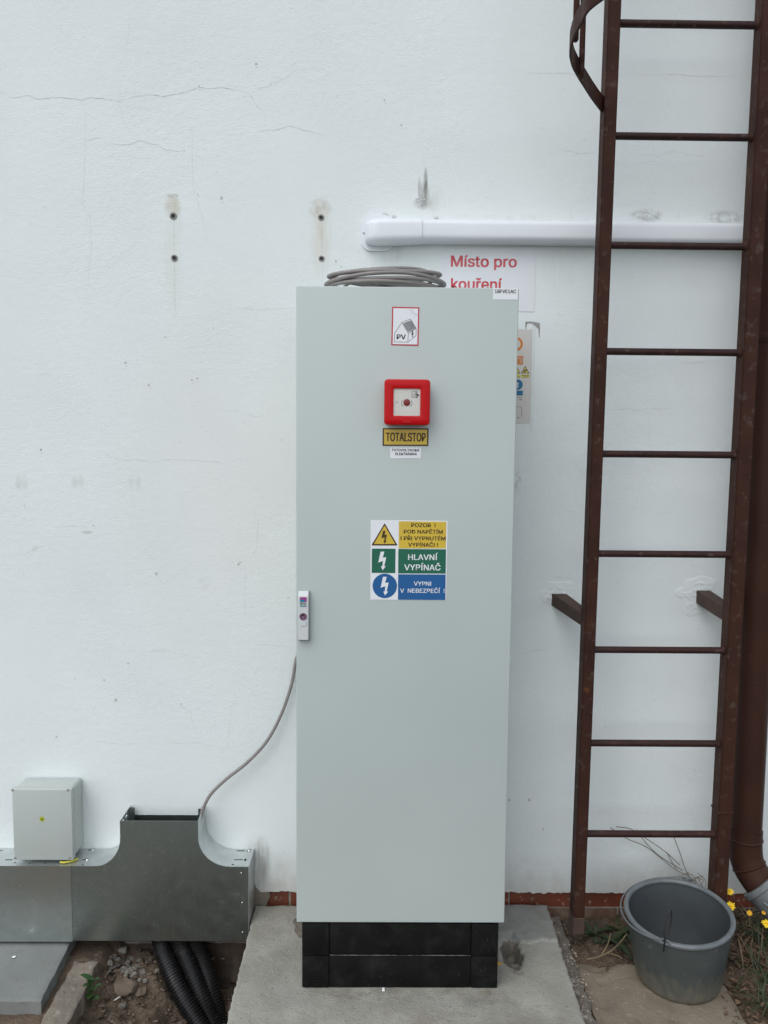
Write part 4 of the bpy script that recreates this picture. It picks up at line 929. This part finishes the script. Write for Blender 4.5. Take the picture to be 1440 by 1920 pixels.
q = [cpt+sd_*(-.064*math.cos(a))*(-1 if sd_.x > 0 else 1)*-1+Vector((0,-1,0))*.05*math.sin(a) for a in (0.35, .7, 1.05)]
g.tube(catmull([q[0]+d*.0, q[1]+d*.012, q[2]], 5), .004, 8); g.build('clip', 'drain_grey', t, smooth=60)

# ================================================================== BUCKET
BC = Vector((.86124, -.29152, -.0479)); BA = Vector((-.0605, -.0731, .9955)).normalized()
bmx = Matrix.Translation(BC) @ BA.to_track_quat('Z', 'Y').to_matrix().to_4x4()
bk = thing('mortar_bucket', tuple(BC), 'dirty grey plastic builders bucket with wire handle, standing beside the ladder', 'bucket')
BH, BT, BB = .2214, .1592, .127
prof = [(0,0), (BB-.030, 0), (BB-.014, .003), (BB-.004, .011), (BB, .024), (lerp(BB, BT-.008, .55), BH*.55), (BT-.008, BH-.022), (BT-.008, BH-.004)]
inner = [(BT-.012, BH-.004), (BT-.012, BH-.02), (lerp(BB, BT, .5)-.010, BH*.5), (BB-.005, .03), (BB-.02, .008), (0, .006)]
g = G(); g.lathe(prof+inner[:1], 64, bmx, cap=False); g.build('body', 'bucket_grey', bk, smooth=50, fix=False)
g = G(); g.lathe(inner, 64, bmx, cap=False); o = g.build('inside', 'bucket_inside', bk, smooth=50, fix=False)
g = G(); g.tube([bmx @ Vector(((BT-.0075)*math.cos(a), (BT-.0075)*math.sin(a), BH-.003)) for a in [2*math.pi*i/64 for i in range(64)]], .0078, 12, closed=True); g.build('rim', 'bucket_rim', bk, smooth=180)
def bk_ang(px_, py_):   # rim angle whose projection is nearest the pixel
    best = None
    for i in range(720):
        a = math.pi*2*i/720; p = bmx @ Vector((BT*math.cos(a), BT*math.sin(a), BH))-CAM
        x = 720+FPX*p.dot(CR)/p.dot(CF); y = 960-FPX*p.dot(CU)/p.dot(CF); dd = math.hypot(x-px_, y-py_)
        if best is None or dd < best[0]: best = (dd, a)
    return best[1]
a0, a1 = bk_ang(1245, 1765), bk_ang(1285, 1656)
if a1 > a0: a1 -= 2*math.pi
hw = []
for i in range(40):
    u = i/39; a = lerp(a0, a1, u); s = math.sin(math.pi*u)
    hw.append(bmx @ Vector(((BT+.003+.006*s)*math.cos(a), (BT+.003+.006*s)*math.sin(a), BH+.002-.012*s+.010*(1-s)**3)))
g = G(); g.tube(hw, .0028, 8); g.build('wire_handle', 'bucket_rim', bk, smooth=60)
for a in (a0+.03, a1-.03):
    c0 = bmx @ Vector(((BT+.003)*math.cos(a), (BT+.003)*math.sin(a), BH+.008)); tx = (bmx.to_3x3() @ Vector((-math.sin(a), math.cos(a), 0)))
    nr = bmx.to_3x3() @ Vector((math.cos(a), math.sin(a), .5)); nr.normalize(); bi = tx.cross(nr)
    g = G(); g.tube([c0+tx*(.013*math.cos(b))+bi*(.006*math.sin(b)) for b in [2*math.pi*i/18 for i in range(18)]], .0026, 8, closed=True); g.build('handle_eye', 'steel' if False else 'bucket_rim', bk, smooth=180)
a = bk_ang(1240, 1765); c0 = bmx @ Vector((BT*math.cos(a), BT*math.sin(a), BH))
q = [wl(x, y, c0.y+dy) for x, y, dy in ((1244,1784,-.012),(1246,1765,-.013),(1246,1745,-.008),(1250,1722,.0),(1256,1707,.006),(1259,1711,.006),(1258,1728,.002),(1254,1746,-.004),(1249,1762,-.011))]
g = G(); g.tube(catmull(q, 6), .0024, 8); g.build('cable_tie', 'zip_black', smooth=60, label='black cable tie looped through the bucket rim', cat='cable tie')

# ================================================================== PAVING, KERB AND TRENCH AT THE LEFT
PZ = -.072
a, b = gd(75, 1877, PZ), gd(131, 1767, PZ)
k = (b.x-a.x)/(b.y-a.y)
g = G(); slabmesh(g, [(a.x+k*(-.03-a.y)-.62, -.03), (a.x+k*(-.03-a.y), -.03), (a.x, a.y), (a.x-.62, a.y+.004)], 60, 40, lambda x, y: PZ+.0008*fb(x, y, 0, 20), .042, jag=.004, seed=3)
g.build('paving_slab', 'paving_grey', smooth=40, fix=False, label='smooth grey concrete paving slab under the left end of the cable tray', cat='paving slab')
KZ = -.098
c1, c2, c3, c4 = gd(141, 1799, KZ), gd(184, 1804, KZ), gd(126, 1921, KZ), gd(74, 1921, KZ)
def ext(p, q, t): return (p.x+(q.x-p.x)*t, p.y+(q.y-p.y)*t)
g = G(); slabmesh(g, [(c1.x, c1.y), (c2.x, c2.y), ext(c2, c3, 2.4), ext(c1, c4, 2.4)], 24, 80, lambda x, y: KZ+.004*fb(x, y, 0, 18)+.002*fb(x, y, 3, 60), .11, jag=.007, seed=6, jsc=24)
g.build('kerb_stone', 'kerb_stone', smooth=50, fix=False, label='worn beige concrete kerb stone between paving slab and trench', cat='kerb')
# three corrugated pipes leaving the tray downwards
def corr(pts, r, label):
    P = catmull(pts, 24); L = [0]
    for p, q in zip(P, P[1:]): L.append(L[-1]+(q-p).length)
    step = .0024; N = int(L[-1]/step); out = []; rad = []; j = 0
    for i in range(N):
        s = i*step
        while L[j+1] < s: j += 1
        out.append(P[j].lerp(P[j+1], (s-L[j])/(L[j+1]-L[j]))); rad.append(r+(.0022 if i % 4 in (0, 1) else -.0022))
    G().tube(out, rad, 18).build('corrugated_pipe', 'black_plastic', smooth=45, label=label, cat='conduit', group='black conduits in the trench')
def cpts(lst): return [pix(x, y, 1, Y) for x, y, Y in lst]
corr([(wl(300, 1740, -.07).x, -.055, BZ+.02)]+cpts([(304,1775,-.07), (318,1815,-.10), (338,1860,-.14), (368,1912,-.18), (400,1965,-.22), (440,2030,-.25)]), .0295, 'leftmost black corrugated pipe in the trench below the tray')
corr([(wl(338, 1740, -.06).x, -.050, BZ+.02)]+cpts([(340,1770,-.06), (356,1812,-.085), (376,1862,-.12), (396,1912,-.15), (420,1965,-.19), (452,2030,-.22)]), .028, 'middle black corrugated pipe in the trench below the tray')
corr([(wl(366, 1740, -.045).x, -.045, BZ+.02)]+cpts([(369,1768,-.045), (382,1806,-.06), (396,1852,-.09), (408,1902,-.12), (424,1955,-.16), (455,2030,-.19)]), .0275, 'rightmost black corrugated pipe in the trench, nearest the concrete pad')

def rock(c, r, mt, seed, name='stone', flat=.7, **kw):
    bm = bmesh.new(); bmesh.ops.create_icosphere(bm, subdivisions=2, radius=1); seed *= 3.7
    for v in bm.verts:
        d = v.co.normalized(); k = 1+.55*noise.noise(d*1.5+Vector((seed, 0, 0)))+.22*noise.noise(d*3.5+Vector((0, seed, 0)))
        v.co = Vector((d.x*k*r*1.15, d.y*k*r*.95, d.z*k*r*flat))+Vector(c)
    return G().bm(bm).build(name, mt, smooth=28, **kw)
def on_ground(px_, py_):
    z = -.1
    for _ in range(25):
        p = gd(px_, py_, z); z = .5*z+.5*gz(p.x, p.y)
    return Vector((p.x, p.y, gz(p.x, p.y)))
random.seed(11)
for i, (x, y, r) in enumerate(((232,1789,13),(205,1808,10),(217,1812,9),(245,1800,9),(258,1815,10),(246,1820,8),(228,1822,9),(262,1802,7),(240,1806,8),(214,1795,8),(252,1828,8),(268,1822,7),(222,1800,7),(236,1830,6),(272,1840,7),(205,1822,6),(262,1838,6))+tuple((random.gauss(234,22), random.gauss(1812,13), random.uniform(4.5,8)) for _ in range(30))):
    p = on_ground(x, y); rock(p+Vector((0,0,r*.0004)), r*.00115, 'rubble', i*1.7, label='small grey rubble stone heaped below the cable tray', cat='stone', group='rubble stones in the trench')
p = on_ground(237, 1852); rock(p+Vector((0,0,.004)), .034, 'rubble_brown', 33, flat=.45, label='large flat brown stone in the trench, biggest beside the rubble', cat='stone')
p = on_ground(262, 1860); rock(p, .018, 'rubble_brown', 41, label='brown stone at the right of the large flat stone in the trench', cat='stone')
p = on_ground(230, 1886); rock(p, .012, 'rubble', 44, label='grey-brown stone beside the white chip in the trench', cat='stone')
p = on_ground(220, 1881); g = G(); g.prism([p+Vector(v)+Vector((0,0,.012)) for v in ((-.012,0,-.004), (-.004,-.004,.0), (.012,0,.010), (.005,.004,.006))], (0, -.004, .004)); g.build('plaster_shard', 'crumb_white', label='small white plaster shard lying in the trench soil', cat='shard')
# conduit hole: rock and hardened foam in the broken-out hole beside the plinth
c = gd(962, 1806, -.03); rock((hx+.004, hy-.040, -.030), .018, 'rubble', 50, label='rough stone in the broken-out hole beside the plinth', cat='stone')
c = gd(939, 1811, -.005); rock((c.x-.003, c.y+.004, -.012), .014, 'foam_yellow', 55, name='foam_lump', flat=1.1, label='yellow lump of hardened foam at the plinth corner', cat='foam')
# grey mortar tongue at the left of the plinth, bits of litter on the pad
a = [gd(x, y, .0012) for x, y in ((553,1724),(566,1722),(568,1757),(560,1757),(556,1752),(552,1746),(554,1736),(549,1730))]
g = G(); g.prism(a, (0, 0, .004)); g.build('mortar_smear', 'concrete_rough', pad)
for x, y, w_, lb in ((719,1856,.008,'tiny white plastic scrap in front of the plinth'), (915,1861,.006,'tiny yellowish wood splinter at the right of the plinth')):
    p = gd(x, y, .003); g = G(); g.rbox((p.x-w_/2, p.y-.006, .0012), (p.x+w_/2, p.y+.006, .007), .0015, 1); g.build('litter_scrap', 'crumb_white' if 'white' in lb else 'straw', label=lb, cat='litter')
p = gd(26, 1796, PZ); g = G(); g.prism([(p.x+.010*random.uniform(.4,1.2)*math.cos(i), p.y+.008*random.uniform(.4,1.2)*math.sin(i), PZ+.001) for i in range(6)], (0, 0, .003)); g.build('foil_scrap', 'steel', label='shiny foil scrap on the grey paving slab', cat='litter')

# ================================================================== PLANTS AND LITTER
def leaf(g, base, d, L, wd, droop=.4, lobes=0, seg=6, up=None):
    d = Vector(d).normalized(); side = d.cross(Vector((0,0,1)))
    if side.length < .05: side = Vector((1,0,0))
    side.normalize(); vs = []; p = Vector(base); cur = d.copy()
    for i in range(seg+1):
        u = i/seg; ww = wd*math.sin(math.pi*min(1, u*.92+.06))**.8*(1-(.35 if lobes and i % 2 else 0))
        nrm = side.cross(cur).normalized()
        vs += [p-side*ww/2+nrm*ww*.12, p.copy(), p+side*ww/2+nrm*ww*.12]
        cur = (cur+Vector((0,0,-droop/seg))).normalized(); p = p+cur*(L/seg)
    k = len(g.v); g.v += vs
    for i in range(seg):
        a = k+3*i; g.f += [(a, a+1, a+4, a+3), (a+1, a+2, a+5, a+4)]
random.seed(21)
# little green plant beside the kerb
p = on_ground(170, 1885); p.z += .004
t = thing('seedling', tuple(p), 'small bright green leafy weed growing beside the kerb stone', 'weed')
g = G(); top = p+Vector((.002, .01, .075)); g.tube([p-Vector((0,0,.01)), p+Vector((0,.004,.04)), top], [.0022,.0018,.001], 6); g.build('stem', 'leaf_green', t)
for i in range(11):
    a = i*2.4; u = i/10; b_ = p.lerp(top, .25+.75*u); g = G(); leaf(g, b_, (math.cos(a), math.sin(a)*.7-.45, .55+.6*u), random.uniform(.030, .042), random.uniform(.019, .025), .5); g.build('leaf', 'leaf_green', t, smooth=180, fix=False)
# straw stalks
for i, pts in enumerate((((182,1768,-.02),(188,1800,-.05),(196,1832,-.09),(216,1860,-.13)), ((200,1776,-.02),(212,1795,-.05),(219,1806,-.06)), ((200,1850,-.12),(205,1838,-.11),(214,1856,-.12)), ((130,1790,-.03),(150,1782,-.03),(165,1770,-.02)))):
    q = [wl(x, y, Y) for x, y, Y in pts]; g = G(); g.tube(catmull(q, 6), .0014, 6)
    g.build('straw_stalk', 'straw', smooth=60, label=['long bent dry stalk hanging from the tray into the trench','short dry stalk beside the rubble below the tray','short dry stalk in the trench left of the flat stone','thin dry grass stalk between paving slab and tray'][i], cat='stalk')
# dry weed stalks against the wall behind the bucket
def branchy(name, lines, mt, label, cat, r=.0013):
    q0 = lines[0][-1]; base = wl(q0[0], q0[1], q0[2]); t = thing(name, tuple(base), label, cat)
    for L in lines:
        g = G(); g.tube(catmull([wl(*v) for v in L], 6), r, 6); g.build('stem', mt, t, smooth=60)
branchy('dry_stalk', [[(1145,1552,-.02),(1175,1572,-.02),(1215,1590,-.025),(1262,1627,-.03),(1300,1650,-.05),(1310,1680,-.06)], [(1155,1550,-.02),(1190,1558,-.02),(1230,1600,-.03),(1280,1632,-.04)], [(1208,1570,-.02),(1245,1595,-.025),(1275,1622,-.04)]], 'dry_twig', 'long dry weed stalks leaning on the wall above the bucket', 'dry weed')
branchy('dry_stalk', [[(1263,1568,-.015),(1275,1600,-.02),(1285,1630,-.03),(1300,1660,-.05),(1308,1685,-.06)], [(1250,1598,-.02),(1262,1620,-.025),(1268,1630,-.03)]], 'dry_twig', 'thin dry stalk rising to the wall beside the right ladder rail', 'dry weed')
lines = []
for i in range(16):
    x, y = random.uniform(1272, 1318), random.uniform(1630, 1662); lines.append([(x, y, -.04), (x+random.uniform(-16, 16), y+random.uniform(6, 16), -.05), (x+random.uniform(-10, 22), y+random.uniform(20, 36), -.06)])
branchy('dry_grass_tuft', lines, 'dry_twig', 'tangle of dry grass between the bucket and the ladder rail', 'dry grass', .0010)
# dark weeds by the ladder foot and behind the bucket
def rosette(px_, py_, n, L, wd, label, mt='leaf_dark', up=.55, name='broadleaf_weed'):
    p = on_ground(px_, py_); t = thing(name, tuple(p), label, 'weed'); g = G()
    for i in range(n):
        a = i*2.39+random.random(); leaf(g, p+Vector((random.uniform(-.008,.008), random.uniform(-.008,.008), 0)), (math.cos(a), math.sin(a), random.uniform(.3, 1.0)*up*1.6), L*random.uniform(.6, 1.1), wd*random.uniform(.7, 1.2), random.uniform(.5, 1.2), lobes=1)
    g.build('foliage', mt, t, smooth=180, fix=False)
rosette(1118, 1752, 12, .065, .020, 'dark green weed just right of the left ladder foot')
rosette(1148, 1765, 16, .085, .022, 'dark green lobed weed against the left side of the bucket')
rosette(1160, 1745, 12, .07, .020, 'low dark weed at the tile base left of the bucket')
p = wl(1214, 1652, -.03); rosette(1214, 1705, 10, .15, .03, 'dark leaves peeping out behind the bucket rim', up=1.4)
rosette(1247, 1700, 8, .15, .028, 'dark leaf tips behind the middle of the bucket rim', up=1.5)
# twigs in front of the weeds
for i, pts in enumerate((((1100,1800,.0),(1128,1793,.01),(1150,1780,.02),(1165,1765,.025)), ((1128,1792,.008),(1140,1770,.03),(1145,1752,.04)), ((1140,1790,.008),(1160,1772,.02),(1175,1752,.04)), ((1142,1822,0),(1152,1823,.004),(1162,1825,.0)), ((1140,1788,.0),(1155,1792,.0),(1167,1798,.0)))):
    q = []
    for x, y, h in pts:
        c = gd(x, y, -.055+h); q.append(c+Vector((0,0,.002)))
    g = G(); g.tube(catmull(q, 5), .0017, 6)
    g.build('dry_twig', 'straw', smooth=60, label=['longest pale twig on the soil left of the bucket','forked twig standing up among the weeds left of the bucket','bent twig leaning on the bucket side','short straw bit on the concrete path','small twig near the bucket base on dark soil'][i], cat='twig')
# yellow flowers with their stems
for i, (x, y, Y, bx_, by) in enumerate(((1368,1672,-.20,1390,1745), (1370,1699,-.24,1395,1760), (1405,1712,-.24,1410,1770), (1437,1732,-.26,1430,1800), (1432,1712,-.22,1425,1780))):
    c = wl(x, y, Y); p = on_ground(bx_, by)
    lb = ['yellow flower highest behind the bucket rim','yellow flower touching the right bucket rim','small half-open orange-yellow flower right of the bucket','yellow flower at the right edge of the picture below the drain','yellow bud against the grey drain fitting'][i]
    t = thing('yellow_flower', tuple(p), lb, 'flower', 'yellow wild flowers'); mtp = 'petal_orange' if i in (2, 4) else 'petal_yellow'
    rr = (.013, .0145, .009, .014, .007)[i]
    g = G(); g.tube(catmull([p-Vector((0,0,.01)), p.lerp(c, .5)+Vector((.01,.005,.01)), c-Vector((0,-.004,.004))], 6), .0012, 6); g.build('stem', 'leaf_dark', t, smooth=60)
    face = (CAM-c).normalized()*.7+Vector((random.uniform(-.3,.3), 0, .6)); face.normalize(); e1 = face.orthogonal().normalized(); e2 = face.cross(e1)
    g = G()
    for k in range(13):
        a = k*2*math.pi/13+random.uniform(-.1,.1); dd = e1*math.cos(a)+e2*math.sin(a); sd2 = face.cross(dd); L = rr*random.uniform(.85, 1.1)
        g.add([c, c+dd*L*.5+sd2*L*.16+face*L*.12, c+dd*L*.98+sd2*L*.10+face*L*.05, c+dd*L*.98-sd2*L*.10+face*L*.05, c+dd*L*.5-sd2*L*.16+face*L*.12], [(0,1,2,3,4)])
    g.build('petals', mtp, t, fix=False)
    g = G(); mt = Matrix.Translation(c) @ face.to_track_quat('Z', 'Y').to_matrix().to_4x4(); g.lathe([(.0, -.006), (rr*.25, -.004), (rr*.3, 0), (rr*.22, .003), (0, .004)], 12, mt); g.build('flower_head', 'petal_orange', t, smooth=60)
# grassy weeds at the right edge
def grass_clump(px_, py_, n, L, label, mt):
    p = on_ground(px_, py_); t = thing('grass_clump', tuple(p), label, 'grass clump'); g = G()
    for i in range(n):
        a = random.uniform(0, 6.28); leaf(g, p+Vector((random.gauss(0,.02), random.gauss(0,.02), -.004)), (math.cos(a)*.6, math.sin(a)*.6, random.uniform(.3, 1.2)), L*random.uniform(.5, 1.2), random.uniform(.0025, .005), random.uniform(.4, 1.4), seg=5)
    g.build('blades', mt, t, smooth=180, fix=False)
grass_clump(1425, 1760, 46, .12, 'green grassy weed under the drain fitting at the right edge', 'leaf_dark'); grass_clump(1436, 1835, 50, .12, 'green weed clump at the right edge near the bottom', 'leaf_dark')
grass_clump(1395, 1735, 40, .11, 'dry brown grass tuft between bucket and downpipe', 'straw'); grass_clump(1405, 1800, 36, .09, 'brown withered tuft right of the bucket side', 'dry_leaf')
grass_clump(1438, 1890, 40, .10, 'dark green tuft in the bottom right corner', 'leaf_dark')
p = on_ground(1373, 1901); rock(p+Vector((0,0,.006)), .013, 'rubble', 61, flat=.5, label='pale stone chip on the leaf litter at the bottom right', cat='stone')
# leaf litter, crumbs and pebbles: nobody could count them
g = G(); random.seed(5)
for i in range(4600):
    x = random.uniform(.93, 1.5) if i < 4000 else random.uniform(.55, .95); y = random.uniform(-.62, -.01) if i < 4000 else random.uniform(-.26, -.01)
    if (x-BC.x)**2+(y-BC.y)**2 < .132**2: continue
    if i >= 4000 and random.random() < .5: continue
    z = gz(x, y)+random.uniform(.001, .014); a = random.uniform(0, 6.28); L = random.choice((.008,.012,.016,.022,.030))*random.uniform(.7,1.2)*(.5 if i >= 4000 else 1); wd = L*random.uniform(.12, .5)
    d = Vector((math.cos(a), math.sin(a), random.uniform(-.2, .45))); s = Vector((-math.sin(a), math.cos(a), random.uniform(-.5, .5))); p = Vector((x, y, z))
    cu_ = Vector((0, 0, L*random.uniform(.05, .3)))
    g.add([p, p+d*L*.5+s*wd*.5+cu_, p+d*L, p+d*L*.5-s*wd*.5+cu_], [(0,1,2), (0,2,3)])
g.build('leaf_litter', 'dry_leaf', kind='stuff', fix=False, label='brown dry leaf litter covering the soil around the bucket', cat='leaf litter')
g = G()
ico = [(0,0,1),(.9,0,.1),(.28,.85,.1),(-.72,.52,.1),(-.72,-.52,.1),(.28,-.85,.1),(0,0,-.6)]; icf = [(0,1,2),(0,2,3),(0,3,4),(0,4,5),(0,5,1),(6,2,1),(6,3,2),(6,4,3),(6,5,4),(6,1,5)]
def crumbs(n, fx, fy, fz, r0, r1):
    for i in range(n):
        x, y = fx(), fy(); z = fz(x, y)
        if z is None or (x-BC.x)**2+(y-BC.y)**2 < .132**2: continue
        r = random.uniform(r0, r1)*random.uniform(.5, 1); a = random.uniform(0, 6.28); c, s = math.cos(a), math.sin(a); k = [random.uniform(.6, 1.3) for _ in ico]
        g.add([(x+(p[0]*c-p[1]*s)*r*q, y+(p[0]*s+p[1]*c)*r*q, z+p[2]*r*q*.7) for p, q in zip(ico, k)], icf)
U = random.uniform
crumbs(1500, lambda: U(-.96, -.50), lambda: U(-.5, -.0), gz, .002, .009)
crumbs(1000, lambda: U(.54, 1.1), lambda: U(-.30, -.0), gz, .0015, .006)
crumbs(260, lambda: U(.50, .57), lambda: U(-.6, -.02), lambda x, y: -.032, .0015, .006)
g.build('soil_crumbs', 'rubble_brown', kind='stuff', fix=False, label='loose soil crumbs and grit lying in the trench and by the ladder', cat='soil')
g = G(); crumbs(260, lambda: U(-.96, -.52), lambda: U(-.45, -.0), gz, .007, .018); crumbs(120, lambda: U(.56, .80), lambda: U(-.20, -.0), gz, .004, .010)
g.build('soil_clods', 'soil', kind='stuff', fix=False, label='brown clods of dug soil in the trench and by the ladder foot', cat='soil')
g = G()
crumbs(120, lambda: U(.50, .57), lambda: U(-.6, -.15), lambda x, y: -.031, .002, .007); crumbs(60, lambda: U(.58, .95), lambda: U(-.55, -.05), lambda x, y: max(gz(x, y), pathz(x, y) if y < -.22 else -1), .001, .004); crumbs(40, lambda: U(-.4, .45), lambda: U(-.6, -.41), lambda x, y: padz(x, y), .0008, .0022)
g.build('pale_grit', 'mortar', kind='stuff', fix=False, label='pale mortar grit scattered over the ground', cat='grit')
